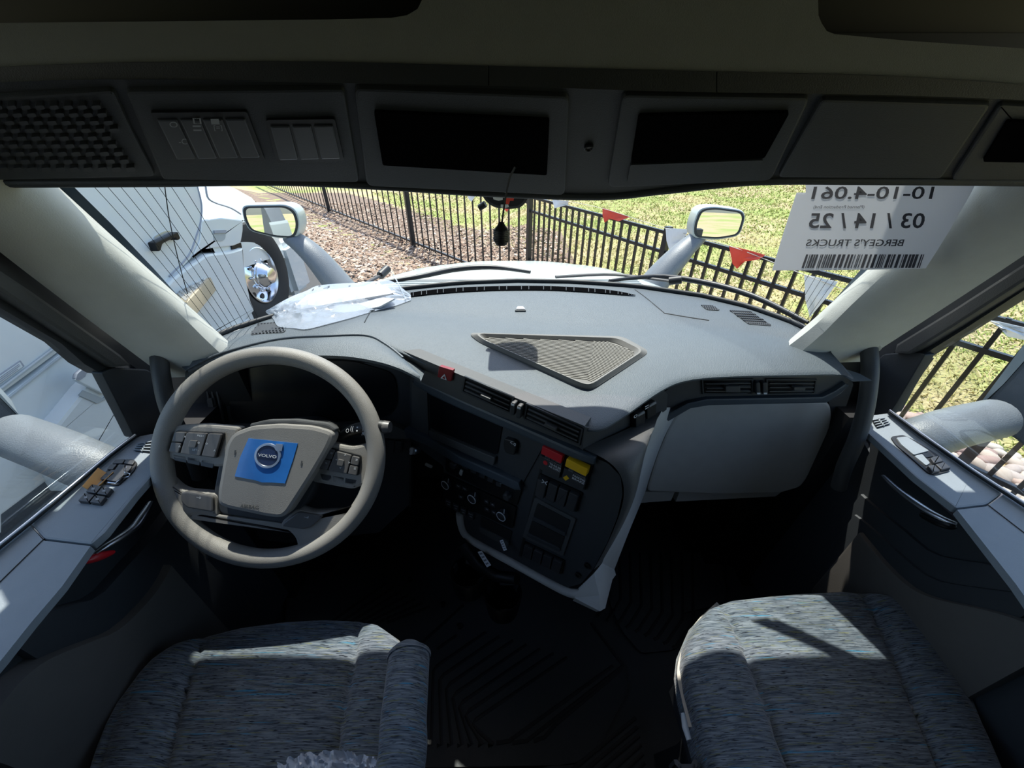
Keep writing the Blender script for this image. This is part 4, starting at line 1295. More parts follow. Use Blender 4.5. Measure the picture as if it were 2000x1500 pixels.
# upper frame
pp('mirror_corner', [(198, 728), (222, 718), (290, 722), (318, 745), (345, 800), (350, 850), (262, 855), (240, 810)], GL_L.up(0.02), -0.02, 0.0, 'door_dark', dl, rnd=5, bev=0.003)
pp('outer_seal', [(-160, 505), (0, 601), (120, 671), (165, 711), (200, 731), (232, 722), (160, 672), (60, 606), (0, 566), (-160, 470)], GL_L.up(0.01), -0.03, 0.0, 'seal', dl)
pp('frame_trim', [(-160, 472), (0, 568), (60, 608), (160, 674), (225, 718), (258, 714), (236, 692), (150, 630), (60, 566), (0, 526), (-160, 432)], GL_L.up(0.03), -0.03, 0.0, 'dash_mid', dl, bev=0.006)
pp('door_gap', [(-160, 440), (0, 535), (150, 640), (240, 700), (300, 745), (330, 740), (335, 690), (230, 600), (130, 530), (30, 450), (-160, 320)], GL_L.up(0.015), -0.03, 0.0, 'seal', dl)
wl = pp('window_2', [(-160, 505), (0, 601), (120, 671), (165, 711), (200, 731), (262, 853), (0, 1066), (-260, 1275), (-700, 1275), (-700, 300)], GL_L.up(0.004), -0.003, 0.0, 'door_glass', None)
struct(wl, 'driver door window pane beside the neighbouring truck')

box('sill_end', (-0.885, -0.26, -0.615), (-0.70, 0.16, -0.602), 'door_sill', dl)

# --- passenger door
drr, GL_R, _ = door(2, 1, 0.965, 'passenger door with switch panel, chrome pull and grey map pocket')
sill_f = [(1738, 806), (1800, 852), (1900, 922), (1960, 962), (1928, 985), (1868, 992), (1842, 972), (1790, 932), (1742, 888), (1690, 840), (1690, 812)]
pp('sill_panel', sill_f, SIL, -0.014, 0.0, 'door_sill', drr, rnd=5, bev=0.004)
sill_r = [(1962, 964), (1930, 988), (1870, 995), (1920, 1058), (1985, 1140), (2090, 1290), (2300, 1290), (2300, 1190), (2000, 988)]
s2 = pp('sill_rear', sill_r, SIL, -0.014, -0.001, 'door_sill', drr)
tube('sill_seam', [SIL.at(u, v, 0.0) for u, v in ((1930, 986), (2000, 1040), (2100, 1125))], 0.0008, 'black', s2, n=5)
tube('window_seal', [SIL.at(u, v, 0.006) for u, v in ((1738, 804), (1800, 850), (1900, 920), (2000, 985), (2200, 1120))], 0.005, 'seal', drr, n=8)
tube('window_bead', [SIL.at(u, v, 0.013) for u, v in ((1738, 801), (1800, 847), (1900, 917), (2000, 982), (2200, 1117))], 0.0025, 'satin', drr, n=8)
obj('inner_face', prism([PX(1688, 850, 0.935), PX(1868, 1015, 0.93), PX(2000, 1180, 0.925), V((0.925, -0.2, -0.65)), V((0.935, -0.2, -1.4)), V((0.88, 0.85, -1.4)), V((0.88, 0.85, -0.66))], V((0, 0, 0)), V((0.06, 0, 0))), 'door_dark', drr)
below('pull_ledge', crp([(1680, 965), (1720, 1000), (1770, 1040), (1820, 1080), (1880, 1094), (1930, 1102), (1965, 1125), (2010, 1165)], 16), 0.965, 0.915, ZF + 0.04, 'door_dark', drr)
below('lower_ledge', crp([(1668, 1005), (1700, 1030), (1760, 1085), (1820, 1130), (1900, 1146), (1990, 1158), (2050, 1170)], 16), 0.965, 0.908, ZF + 0.04, 'door_dark', drr)
below('map_pocket', crp([(1676, 1040), (1694, 1062), (1730, 1105), (1778, 1148), (1830, 1170), (1920, 1190), (2000, 1215), (2080, 1260)], 22), 0.965, 0.895, ZF + 0.03, 'door_pocket', drr, 0.006)
hp = cr([PX(1725, 929, 0.885), PX(1752, 955, 0.872), PX(1785, 980, 0.862), PX(1815, 1000, 0.858), PX(1845, 1015, 0.86), PX(1868, 1023, 0.866)], 22)
hr = [0.0035 + 0.0065 * math.sin(math.pi * min(1, (i + 1) / 24)) for i in range(22)]
tube('door_pull', hp, hr, 'satin', drr, n=12, flat=0.6)
rp_ = cr([PX(1800, 1005, 0.861), PX(1830, 1018, 0.860), PX(1855, 1025, 0.863), PX(1868, 1026, 0.868)], 12)
tube('dark_reflector', rp_, [0.004 + 0.006 * math.sin(math.pi * (i + 1) / 13) for i in range(12)], 'gloss_black', drr, n=10)
gq = [(1702, 822), (1726, 818), (1738, 830), (1712, 838)]
g_ = pp('sill_vent', gq, SIL, 0.0, 0.002, 'gloss_black', drr, rnd=4)
for k in range(4):
    pp('vent_slat', sub(gq, 0.0, 0.02 + k * 0.28, 1.0, 0.09 + k * 0.28), SIL, 0.001, 0.005, 'door_sill', g_)
pp('vent_slat', sub(gq, 0.46, 0.0, 0.54, 1.0), SIL, 0.001, 0.005, 'door_sill', g_)
cp_ = pp('control_panel', [(1738, 855), (1762, 851), (1786, 862), (1830, 890), (1855, 921), (1826, 929), (1812, 926), (1776, 894), (1748, 870)], SIL, 0.0, 0.003, 'black', drr, rnd=5)
pp('blank_plate', [(1748, 858), (1768, 856), (1812, 884), (1782, 892), (1758, 872)], SIL, 0.002, 0.006, 'door_sill', cp_, rnd=3, bev=0.001)
pp('blank_plate', [(1783, 894), (1798, 890), (1814, 908), (1806, 913)], SIL, 0.002, 0.006, 'door_sill', cp_, rnd=3, bev=0.001)
pp('dark_key', [(1798, 889), (1813, 886), (1821, 894), (1806, 897)], SIL, 0.002, 0.005, 'gloss_black', cp_, rnd=2)
for q in ([(1812, 900), (1829, 895), (1838, 906), (1820, 911)], [(1822, 912), (1840, 908), (1853, 919), (1834, 923)], [(1807, 915), (1820, 913), (1832, 925), (1817, 928)]):
    pp('window_switch', q, SIL, 0.002, 0.009, 'button', cp_, rnd=2, bev=0.002)
pp('mirror_corner', [(1808, 692), (1780, 686), (1724, 692), (1700, 720), (1680, 760), (1672, 815), (1736, 808), (1750, 790)], GL_R.up(0.02), -0.02, 0.0, 'door_dark', drr, rnd=5, bev=0.003)
pp('outer_seal', [(2160, 470), (2000, 567), (1880, 645), (1792, 700), (1736, 806), (1722, 806), (1768, 700), (1860, 636), (2000, 545), (2160, 445)], GL_R.up(0.01), -0.03, 0.0, 'seal', drr)
pp('frame_trim', [(2160, 450), (2000, 550), (1860, 640), (1775, 692), (1745, 690), (1750, 672), (1860, 604), (2000, 513), (2160, 410)], GL_R.up(0.03), -0.03, 0.0, 'dash_mid', drr, bev=0.006)
pp('door_gap', [(2160, 425), (2000, 525), (1850, 620), (1760, 676), (1705, 725), (1680, 715), (1680, 660), (1780, 590), (1880, 525), (1980, 460), (2160, 340)], GL_R.up(0.015), -0.03, 0.0, 'seal', drr)
wr = pp('window_3', [(2160, 470), (2000, 567), (1880, 645), (1792, 700), (1736, 806), (2000, 986), (2250, 1165), (2600, 1165), (2600, 300)], GL_R.up(0.004), -0.003, 0.0, 'door_glass', None)
struct(wr, 'passenger door window pane beside the fence')

box('sill_end', (0.80, -0.26, -0.615), (0.97, 0.24, -0.602), 'door_sill', drr)
# grab handles on the pillars
hl = tube('grab_handle', cr([PX(316, 672, -0.785), PX(311, 695, -0.770), PX(316, 740, -0.762), PX(327, 790, -0.757), PX(346, 835, -0.755), PX(372, 880, -0.756), PX(390, 930, -0.775)], 26), 0.0165, 'dash_mid', None, n=14)
tag(hl, 'curved dark grab handle on the pillar beside the steering wheel', 'handle')
hl = tube('grab_handle', cr([PX(1694, 655, 0.835), PX(1697, 680, 0.822), PX(1699, 730, 0.815), PX(1690, 800, 0.812), PX(1672, 860, 0.812), PX(1650, 910, 0.815), PX(1638, 950, 0.84)], 26), 0.0165, 'dash_mid', None, n=14)
tag(hl, 'curved dark grab handle on the passenger side pillar', 'handle')

for par, p0, p1 in ((pl_l, PX(322, 640, -0.79), PX(311, 697, -0.768)), (pl_r, PX(1688, 622, 0.84), PX(1697, 682, 0.820))):
    tube('handle_cover', [p0, L3(p0, p1, 0.3), L3(p0, p1, 0.7), p1], [0.016, 0.026, 0.027, 0.022], 'pillar_trim', par, n=16)

# ------------------------------------------------------------------ seats
def cushion(name, outline_px, z, seams, parent, h=0.10, crown=0.018):
    """Upholstered cushion from its plan outline (pixels laid at height z), with pressed-in seam lines at the given x positions."""
    P = [PZ(u, v, z) for u, v in outline_px]
    P = P + [V((P[-1].x, -0.12, z)), V((P[0].x, -0.12, z))]
    # dense rounded outline
    n = len(P)
    den = []
    for i in range(n):
        a, b = P[i], P[(i + 1) % n]
        m_ = max(2, int((b - a).length / 0.012))
        den += [L3(a, b, k / m_) for k in range(m_)]
    cx = sum(p.x for p in P) / n; cy = 0.12
    # grid rings from edge to centre
    rings = []
    for f, dz in ((1.0, -h), (1.005, -h * 0.5), (0.995, -0.018), (0.975, -0.006), (0.945, 0.0)):
        rings.append([V((cx + (p.x - cx) * f, cy + (p.y - cy) * f, z + dz)) for p in den])
    for f in [0.92 - 0.023 * k for k in range(40)]:
        if f > 0.01:
            rings.append([V((cx + (p.x - cx) * f, cy + (p.y - cy) * f, z)) for p in den])

    def height(p):
        x = p.x
        zz = 0.0
        ws_ = seams(p.y)
        for s_ in ws_:
            d = (x - s_) / 0.007
            zz -= 0.011 * math.exp(-d * d)
        if ws_[0] < x < ws_[1]:
            t = (x - ws_[0]) / (ws_[1] - ws_[0])
            zz += crown * 0.5 * math.sin(math.pi * t) ** 0.6 - 0.004
        else:
            dd = min(abs(x - ws_[0]), abs(x - ws_[1]))
            zz += crown * math.sin(math.pi * min(1, dd / 0.11)) ** 0.7
        return zz
    for r_ in rings[3:]:
        for p in r_:
            p.z += height(p)
    bm = loft_bm([r_ + r_[:1] for r_ in rings])
    bmesh.ops.remove_doubles(bm, verts=bm.verts, dist=0.0003)
    return obj(name, bm, 'fabric', parent, 60)


def seat(name, label, outline_px, z, seams, x0, x1, mirror):
    root = thing(name, label, 'seat', ((x0 + x1) / 2, 0.1, ZF))
    cushion('seat_cushion', outline_px, z, seams, root)
    w = (x1 - x0)
    # shell and pedestal
    box('seat_pan', (x0 + 0.02, -0.12, z - 0.19), (x1 - 0.02, 0.36, z - 0.10), 'seat_shell', root, 0.02)
    bm = bmesh.new()
    cxx = (x0 + x1) / 2
    rws = []
    for zz, k in ((z - 0.19, 0.80), (z - 0.26, 0.70), (ZF + 0.10, 0.70), (ZF + 0.01, 0.85)):
        rws.append([V((cxx - w * k / 2, -0.10, zz)), V((cxx + w * k / 2, -0.10, zz)), V((cxx + w * k / 2, 0.30, zz)), V((cxx - w * k / 2, 0.30, zz))])
    bm.free()
    loft('pedestal', rws, 'seat_shell', root, close=True, cap=True)
    # backrest, behind the camera's view
    bpts = []
    for zz, y, k in ((z + 0.0, -0.10, 0.86), (z + 0.10, -0.11, 0.95), (z + 0.30, -0.14, 0.95), (z + 0.52, -0.18, 0.84), (z + 0.62, -0.20, 0.60), (z + 0.76, -0.22, 0.55), (z + 0.80, -0.23, 0.40)):
        hw = w * k / 2
        bpts.append([V((cxx - hw, y - 0.10, zz)), V((cxx - hw, y - 0.02, zz)), V((cxx - hw * 0.85, y, zz)), V((cxx + hw * 0.85, y, zz)), V((cxx + hw, y - 0.02, zz)), V((cxx + hw, y - 0.10, zz))])
    loft('backrest', bpts, 'fabric', root, close=True, cap=True, sm=60)
    return root


ds_px = [(165, 1500), (178, 1460), (198, 1410), (222, 1365), (255, 1322), (300, 1284), (345, 1256), (400, 1234), (470, 1219), (560, 1208), (640, 1203), (700, 1206), (745, 1219), (778, 1242), (795, 1268), (806, 1310), (812, 1400), (812, 1500)]
dz = -0.94
ps_px = [(1392, 1500), (1368, 1420), (1346, 1340), (1338, 1290), (1342, 1250), (1358, 1212), (1388, 1182), (1430, 1165), (1500, 1157), (1580, 1151), (1650, 1147), (1700, 1152), (1745, 1165), (1790, 1186), (1830, 1216), (1862, 1262), (1890, 1320), (1918, 1390), (1940, 1450), (1958, 1500)]


def seam_of(a_px, b_px, z):
    a, b = [PZ(u, v, z) for u, v in a_px], [PZ(u, v, z) for u, v in b_px]

    def at(lst, y):
        for p, q_ in zip(lst, lst[1:]):
            if (p.y - y) * (q_.y - y) <= 0:
                return p.x + (q_.x - p.x) * (y - p.y) / (q_.y - p.y)
        p, q_ = (lst[0], lst[1]) if y > lst[0].y else (lst[-2], lst[-1])
        return p.x + (q_.x - p.x) * max(-1.5, min(2.5, (y - p.y) / (q_.y - p.y)))
    return lambda y: (at(a, y), at(b, y))


drv = seat('driver_seat', 'blue-grey streaked cloth driver seat behind the steering wheel', ds_px, dz, seam_of([(398, 1235), (372, 1300), (345, 1390), (318, 1500)], [(700, 1210), (690, 1300), (670, 1390), (652, 1500)], dz), -0.74, -0.21, False)
pas = seat('passenger_seat', 'blue-grey streaked cloth passenger seat near the floor mat', ps_px, dz, seam_of([(1412, 1180), (1448, 1250), (1490, 1360), (1540, 1500)], [(1692, 1160), (1742, 1260), (1790, 1380), (1842, 1500)], dz), 0.35, 0.89, True)
# driver's folded armrest along the inner side
arm_path = cr([PZ(800, 1272, dz + 0.06), PZ(795, 1330, dz + 0.068), PZ(788, 1410, dz + 0.068), PZ(782, 1500, dz + 0.068), V((-0.20, 0.05, dz + 0.07)), V((-0.20, -0.08, dz + 0.08))], 24)
am = tube('armrest', arm_path, [0.026 if i == 0 else 0.040 for i in range(24)], 'fabric', drv, n=18, flat=1.0)
tube('armrest_cuff', [arm_path[0] + V((0, 0.010, -0.002)), arm_path[0], arm_path[1], L3(arm_path[1], arm_path[2], 0.6)], [0.022, 0.034, 0.0425, 0.042], 'fabric', am, n=26)
# passenger seat: light side trim with adjuster lever
st = loft('side_trim', [[PZ(u, v, dz - 0.045) for u, v in crp([(1400, 1176), (1358, 1216), (1334, 1262), (1322, 1310), (1330, 1360), (1345, 1420)], 14)], [PZ(u, v, dz - 0.09) + V((-0.0, 0, 0)) for u, v in crp([(1385, 1200), (1350, 1232), (1330, 1270), (1320, 1312), (1330, 1362), (1347, 1425)], 14)]], 'seat_trim', pas, thick=0.01)
lvp = [PZ(1336, 1394, dz - 0.07), PZ(1340, 1420, dz - 0.07), PZ(1348, 1446, dz - 0.07)]
tube('adjuster_lever', lvp, [0.006, 0.008, 0.007], 'mat_white', pas, n=10)
box('buckle', (0.305, 0.13, -0.98), (0.335, 0.19, dz - 0.07), 'seat_shell', pas, 0.006)
# ------------------------------------------------------------------ own truck outside the glass
hd = thing('truck_hood', 'pale hood of this truck seen low through the windshield', 'hood', (0, 1.8, -0.9))
rows = []
for y, z, hw, dr in ((1.22, -0.500, 0.97, 0.10), (1.4, -0.515, 0.95, 0.13), (1.6, -0.540, 0.92, 0.16), (1.8, -0.568, 0.87, 0.18), (2.0, -0.603, 0.80, 0.20), (2.14, -0.635, 0.72, 0.20), (2.24, -0.665, 0.64, 0.20), (2.31, -0.71, 0.57, 0.2), (2.34, -0.80, 0.55, 0.2), (2.34, -1.2, 0.55, 0.1)):
    r_ = []
    for k in range(41):
        f = -1 + 2 * k / 40
        ridge_ = 0.014 * math.exp(-((abs(f) - 0.62) / 0.10) ** 2)
        r_.append(V((f * hw, y - 0.03 * f * f, z - dr * abs(f) ** 3.2 + ridge_)))
    rows.append([V((-hw - 0.05, y, z - 0.5))] + r_ + [V((hw + 0.05, y, z - 0.5))])
loft('hood_skin', rows, 'own_paint', hd, sm=50)
for k in range(9):
    zz = 0.004
    y = 1.30 + k * 0.025
    tube('cowl_louver', [V((-0.5 + i * 0.05, y, -0.5025 - (y - 1.22) * 0.08 + zz)) for i in range(21)], 0.004, 'truck_grey', hd, n=6)
box('cowl', (-0.50, 1.19, -0.56), (0.50, 1.30, -0.505), 'seal', hd, 0.01)


def wiper(label, arm_px, blade_px, z, group=None):
    w = thing('wiper', label, 'wiper', PZ(*arm_px[0], z - 0.02))
    a = [PZ(u, v, z) for u, v in arm_px]
    tube('wiper_arm', cr(a, 10), 0.008, 'wiper', w, n=8, flat=0.6)
    tube('arm_hinge', [a[-1] + (a[-2] - a[-1]) * 0.25, a[-1] + V((0, 0, 0.01))], 0.014, 'wiper', w, n=8)
    b = cr([PZ(u, v, z + 0.005) for u, v in blade_px], 20)
    tube('wiper_blade', b, [0.005 + 0.005 * math.sin(math.pi * i / 19) for i in range(20)], 'wiper', w, n=8)
    b2 = [p + V((0, 0.012, -0.008)) for p in b]
    tube('rubber_strip', b2, 0.003, 'black', w, n=6)
    return w


wiper('black windshield wiper with its blade lying across the hood centre', [(628, 598), (690, 566), (758, 530)], [(742, 552), (820, 540), (890, 526), (960, 522), (1036, 531)], -0.44)
wiper('black windshield wiper sweeping towards the passenger pillar', [(1085, 541), (1180, 536), (1240, 540), (1330, 552)], [(1190, 548), (1290, 540), (1390, 555), (1480, 582), (1578, 630)], -0.445)


def hood_mirror(label, face_px, arm_px, y, base_y):
    root = thing('hood_mirror', label, 'mirror', PY(*arm_px[-1], base_y))
    c_ = PY(sum(p[0] for p in face_px) / len(face_px), sum(p[1] for p in face_px) / len(face_px), y)
    pl = Plane(c_, (-c_.x * 0.13, -1.0, 0.06))
    sh = pp('mirror_housing', face_px, pl, -0.10, 0.0, 'own_paint', root, rnd=14, bev=0.012)
    cx_ = sum(p[0] for p in face_px) / len(face_px); cy_ = sum(p[1] for p in face_px) / len(face_px)
    ins = [(cx_ + (u - cx_) * 0.93, cy_ + (v - cy_) * 0.90) for u, v in face_px]
    pp('mirror_bezel', ins, pl, 0.0, 0.004, 'seal', sh, rnd=12)
    ins = [(cx_ + (u - cx_) * 0.84, cy_ + (v - cy_) * 0.80) for u, v in face_px]
    pp('mirror_pane', ins, pl, 0.002, 0.0055, 'mirror_glass', sh, rnd=10)
    n_ = len(arm_px)
    path = [PY(u, v, L3(V((y + 0.05, 0, 0)), V((base_y, 0, 0)), i / (n_ - 1)).x) for i, (u, v) in enumerate(arm_px)]
    tube('mirror_arm', cr(path, 14), [0.042 + 0.040 * (i / 13) for i in range(14)], 'mirror_shell', root, n=14, flat=0.8)
    return root


hood_mirror('hood mirror on an angled arm in front of the neighbouring truck wheel', [(470, 400), (560, 398), (580, 410), (588, 440), (580, 468), (540, 466), (485, 452), (473, 425)], [(566, 462), (590, 478), (620, 506), (655, 548), (690, 592)], 1.9, 1.85)
hood_mirror('hood mirror on an angled arm in front of the black fence', [(1365, 406), (1395, 402), (1452, 410), (1458, 424), (1446, 462), (1400, 470), (1352, 466), (1352, 440)], [(1365, 462), (1340, 484), (1320, 505), (1288, 540), (1262, 575)], 1.9, 1.85)


def door_mirror(label, arm_px, arm_x, house_px, house_x, glass_px, white_px, white):
    root = thing('door_mirror', label, 'mirror', PX(*arm_px[0], arm_x[0]))
    path = [PX(u, v, x) for (u, v), x in zip(arm_px, arm_x)]
    tube('mirror_arm', cr(path, 12), 0.054, 'mirror_shell', root, n=24)
    c_ = PX(*house_px[0], house_x)
    pl = Plane(c_, (-c_.x, -0.9, 0.1))
    sh = pp('mirror_housing', house_px, pl, -0.10, 0.0, 'mirror_shell', root, rnd=6, bev=0.008)
    if white_px:
        pp('white_edge', white_px, pl, -0.12, 0.004, 'own_paint', sh, rnd=2)
    return root


door_mirror('large grey door mirror arm outside the driver window', [(300, 952), (200, 918), (110, 880), (30, 850)], [-0.90, -0.97, -1.10, -1.26],
            [(42, 830), (36, 812), (-60, 715), (-200, 640), (-300, 640), (-300, 1000), (-20, 900), (22, 880)], -1.28, None, [(40, 816), (36, 808), (-60, 702), (-80, 690), (-80, 700), (-60, 715)], True)
door_mirror('large grey door mirror arm outside the passenger window', [(1700, 880), (1790, 858), (1860, 836), (1940, 818)], [0.97, 1.04, 1.16, 1.32],
            [(1914, 796), (1960, 750), (2010, 694), (2080, 640), (2200, 640), (2200, 900), (2010, 880), (1985, 860), (1950, 838)], 1.34, None, [(1912, 794), (1920, 780), (2000, 672), (2060, 612), (2066, 622), (2010, 694), (1960, 750)], True)

# ------------------------------------------------------------------ ground
ZG = -1.95


def sst(a, b, x):
    t = max(0.0, min(1.0, (x - a) / (b - a)))
    return t * t * (3 - 2 * t)


def gz(x, y):
    t = sst(2.4, 5.0, x + 0.87 * y) * sst(0.8, -1.2, x)
    return ZG - 0.47 * t + 0.03 * noise.noise(V((x * 0.5, y * 0.5, 0)))


def sheet(name, xs, ys, f, m_, lift=0.0, keep=lambda x, y: True):
    bm = bmesh.new()
    g = {}
    for i, x in enumerate(xs):
        for j, y in enumerate(ys):
            g[i, j] = bm.verts.new((x, y, f(x, y) + lift))
    for i in range(len(xs) - 1):
        for j in range(len(ys) - 1):
            if keep((xs[i] + xs[i + 1]) / 2, (ys[j] + ys[j + 1]) / 2):
                bm.faces.new((g[i, j], g[i + 1, j], g[i + 1, j + 1], g[i, j + 1]))
    bmesh.ops.delete(bm, geom=[w for w in bm.verts if not w.link_faces], context='VERTS')
    return obj(name, bm, m_, None, 80)


xs = [-40, -30, -22] + [-16 + 0.5 * k for k in range(65)] + [20, 26, 34, 45]
ys = [-30, -20, -12, -6] + [-4 + 0.5 * k for k in range(57)] + [28, 34, 42, 60]
struct(sheet('ground', xs, ys, gz, 'soil_straw'), 'dry straw-coloured lawn with green patches beyond the fence')
bx_ = [-14 + 0.35 * k for k in range(70)]
by_ = [2 + 0.35 * k for k in range(45)]
struct(sheet('ground_bed', bx_, by_, gz, 'leaf_soil', 0.012, lambda x, y: 2.2 < x + 0.87 * y < 8.5 and x < 0.9), 'leaf-covered planting bed at the foot of the fence')
struct(sheet('ground_asphalt', [-14 + 0.4 * k for k in range(44)], [-8 + 0.4 * k for k in range(50)], gz, 'asphalt', 0.02, lambda x, y: x + 0.87 * y < 2.5 and x + 0.6 * y < 2.9), 'dark asphalt of the truck lot')

# ------------------------------------------------------------------ fence
fence = thing('fence', 'black metal picket fence running along the lawn', 'fence', (0.27, 6.3, ZG))
FR = Plane((4.05, 0, 0), (1, 0.6, 0))
FL = Plane((0.27, 6.3, 0), (1, 0.87, 0))
dR_ = V((0.514, -0.857, 0)); dL_ = V((-0.656, 0.754, 0))
P3 = V((0.27, 6.3, 0))
pk = None


def picket(p, z0, z1, name='picket', w=0.012):
    global pk
    key = (name, round(z1 - z0, 3))
    if key not in pkc:
        o = box(name, (-w, -w, 0), (w, w, z1 - z0), 'fence_paint', None)
        pkc[key] = o.data
        o.location = (p.x, p.y, z0)
        o.rotation_euler = (0, 0, 0.54)
    else:
        o = bpy.data.objects.new(name, pkc[key]); COL.objects.link(o)
        o.location = (p.x, p.y, z0)
        o.rotation_euler = (0, 0, 0.54)
    put(o, fence)


pkc = {}
TOPR, SECR, BOTR = -0.925, -1.115, -1.84
for k in range(1, 58):
    p = P3 + dR_ * (0.128 * k)
    if k in (20, 41):
        picket(p, ZG - 0.05, TOPR + 0.05, 'fence_post', 0.030)
    else:
        picket(p, BOTR - 0.06, TOPR)
picket(P3, ZG - 0.3, TOPR + 0.06, 'fence_post', 0.034)
a_ = 3.93
for k in range(1, 16):
    picket(P3 + dL_ * (a_ * k / 16), -2.37, -0.80)
picket(P3 + dL_ * a_, -2.46, -0.74, 'fence_post', 0.05)
for k in range(1, 18):
    picket(P3 + dL_ * (a_ + 5.47 * k / 18), -2.37, -0.80, w=0.014)
picket(P3 + dL_ * (a_ + 5.47), -2.46, -0.74, 'fence_post', 0.06)
for k in range(1, 25):
    picket(P3 + dL_ * (a_ + 5.47 + 5.5 * k / 18), -2.37, -0.80, w=0.016)


def rail(a, b, w=0.016):
    d = (b - a); t = d.normalized(); s_ = V((t.y, -t.x, 0))
    fbox('rail', (a + b) / 2, d / 2, s_ * w, V((0, 0, 1)) * w, 'fence_paint', fence)


for z in (TOPR, SECR, BOTR):
    rail(P3 + V((0, 0, z)), P3 + dR_ * 7.4 + V((0, 0, z - 0.03)))
for z in (-0.82, -1.0, -2.31):
    rail(P3 + V((0, 0, z)), P3 + dL_ * 18 + V((0, 0, z)), 0.02)

# pennants on the string along the fence
FRF = FR.up(0.05)
FLF = FL.up(0.05)


def flag(pix, m_, label, pl):
    pts = [pl.at(u, v) for u, v in pix]
    c_ = sum(pts, V((0, 0, 0))) / len(pts)
    bm = bmesh.new()
    ring0 = [bm.verts.new(p) for p in pts]
    ring1 = [bm.verts.new(L3(p, c_, 0.5) + pl.n * (0.018 * math.sin(i * 2.3))) for i, p in enumerate(pts)]
    cv = bm.verts.new(c_ + pl.n * 0.01)
    n = len(pts)
    for i in range(n):
        k = (i + 1) % n
        bm.faces.new((ring0[i], ring0[k], ring1[k], ring1[i]))
        bm.faces.new((ring1[i], ring1[k], cv))
    bmesh.ops.recalc_face_normals(bm, faces=bm.faces)
    bmesh.ops.solidify(bm, geom=list(bm.faces), thickness=0.002)
    o = obj('pennant', bm, m_, None, 60)
    tag(o, label, 'pennant', 'pennants hung along the fence')


flag([(1177, 406), (1191, 410), (1230, 424), (1209, 432), (1191, 427), (1181, 435), (1177, 420)], 'flag_red', 'small crumpled red pennant on the top rail ahead of the hood', FRF)
flag([(1079, 390), (1111, 392), (1109, 400), (1083, 407)], 'flag_white', 'pale pennant just under the header beside the fence post', FRF)
flag([(1424, 480), (1460, 488), (1495, 498), (1482, 507), (1454, 511), (1440, 525), (1431, 515)], 'flag_red', 'crumpled red pennant on the fence beside the mirrored paper sheet', FRF)
flag([(1300, 445), (1346, 448), (1331, 473), (1307, 487), (1302, 470)], 'flag_white', 'white pennant behind the arm of the fence-side hood mirror', FRF)
flag([(1571, 536), (1604, 543), (1637, 550), (1615, 581), (1590, 610), (1582, 620), (1573, 585)], 'flag_white', 'long white triangular pennant hanging below the mirrored paper sheet', FRF)
flag([(1929, 625), (1951, 628), (2000, 639), (2040, 672), (1967, 657), (1958, 646), (1944, 634)], 'flag_white', 'white pennant on the fence outside the passenger window', FRF)
flag([(960, 376), (998, 378), (1004, 392), (990, 414), (976, 400)], 'flag_red', 'red pennant behind the windshield camera', FLF)
flag([(910, 374), (930, 376), (928, 384), (921, 394), (915, 388)], 'flag_white', 'small white pennant at the header edge near the windshield camera', FLF)
tw = crp([(1030, 384), (1100, 392), (1180, 408), (1300, 446), (1430, 482), (1570, 536), (1700, 580), (1930, 626), (2100, 690)], 40)
tag(tube('pennant_string', [FRF.at(u, v, 0.004) for u, v in tw], 0.003, 'twine', None, n=5), 'thin pale string carrying the pennants along the fence', 'string')

# ------------------------------------------------------------------ stones, leaves, grass
def stone_mesh(i):
    bm = bmesh.new()
    bmesh.ops.create_icosphere(bm, subdivisions=2, radius=1)
    r_ = random.Random(i)
    off = V((r_.uniform(0, 50), r_.uniform(0, 50), i))
    for w in bm.verts:
        w.co *= 1 + 0.28 * noise.noise(w.co * 0.9 + off)
        w.co = V((w.co.x * 1.15, w.co.y * 0.9, w.co.z * 0.62))
    me = mesh_of(bm, 'stone')
    me.materials.append(MAT['stone%d' % (i % 5)])
    smooth(me, 60)
    return me


SM = [stone_mesh(i) for i in range(10)]
spots = []
for _ in range(5000):
    y = R.uniform(0.2, 4.2)
    c_ = R.uniform(3.05, 4.72)
    x = c_ - 0.6 * y
    d = V((x, y, ZG)); dep = d.y * CP - d.z * SP; dn = -d.y * SP - d.z * CP
    u, v = 1000 + F * d.x / dep, 750 + F * dn / dep
    if 1715 < u < 2080 and 700 < v < 1020:
        spots.append((x, y))
picked = []
for p in spots:
    if all((p[0] - q[0]) ** 2 + (p[1] - q[1]) ** 2 > 0.055 ** 2 for q in picked):
        picked.append(p)
picked.sort(key=lambda p: p[0] ** 2 + p[1] ** 2)
WHERE = ['in the stone bed under the passenger window']
for i, (x, y) in enumerate(picked[:300]):
    o = bpy.data.objects.new('river_stone', SM[R.randrange(10)])
    COL.objects.link(o)
    s_ = R.uniform(0.036, 0.062)
    o.scale = (s_, s_, s_)
    o.rotation_euler = (R.uniform(-0.3, 0.3), R.uniform(-0.3, 0.3), R.uniform(0, 6.28))
    o.location = (x, y, gz(x, y) + s_ * 0.35)
    tag(o, 'rounded pinkish river stone in the bed along the fence outside the passenger window', 'stone', 'river stones in the fence bed')
rest = bmesh.new()
tmp = []
for x, y in picked[300:700]:
    s_ = R.uniform(0.036, 0.06)
    tmp.append((x, y, s_))
for k in range(1500):
    x, y = R.uniform(-6.5, 0.4), R.uniform(3.5, 13)
    if 2.6 < x + 0.87 * y < 5.2:
        tmp.append((x, y, R.uniform(0.03, 0.055)))
for x, y, s_ in tmp:
    m_ = Matrix.Translation((x, y, gz(x, y) + s_ * 0.3)) @ Matrix.Rotation(R.uniform(0, 6.28), 4, 'Z') @ Matrix.Diagonal((s_ * 1.2, s_, s_ * 0.6, 1))
    bmesh.ops.create_icosphere(rest, subdivisions=1, radius=1, matrix=m_)
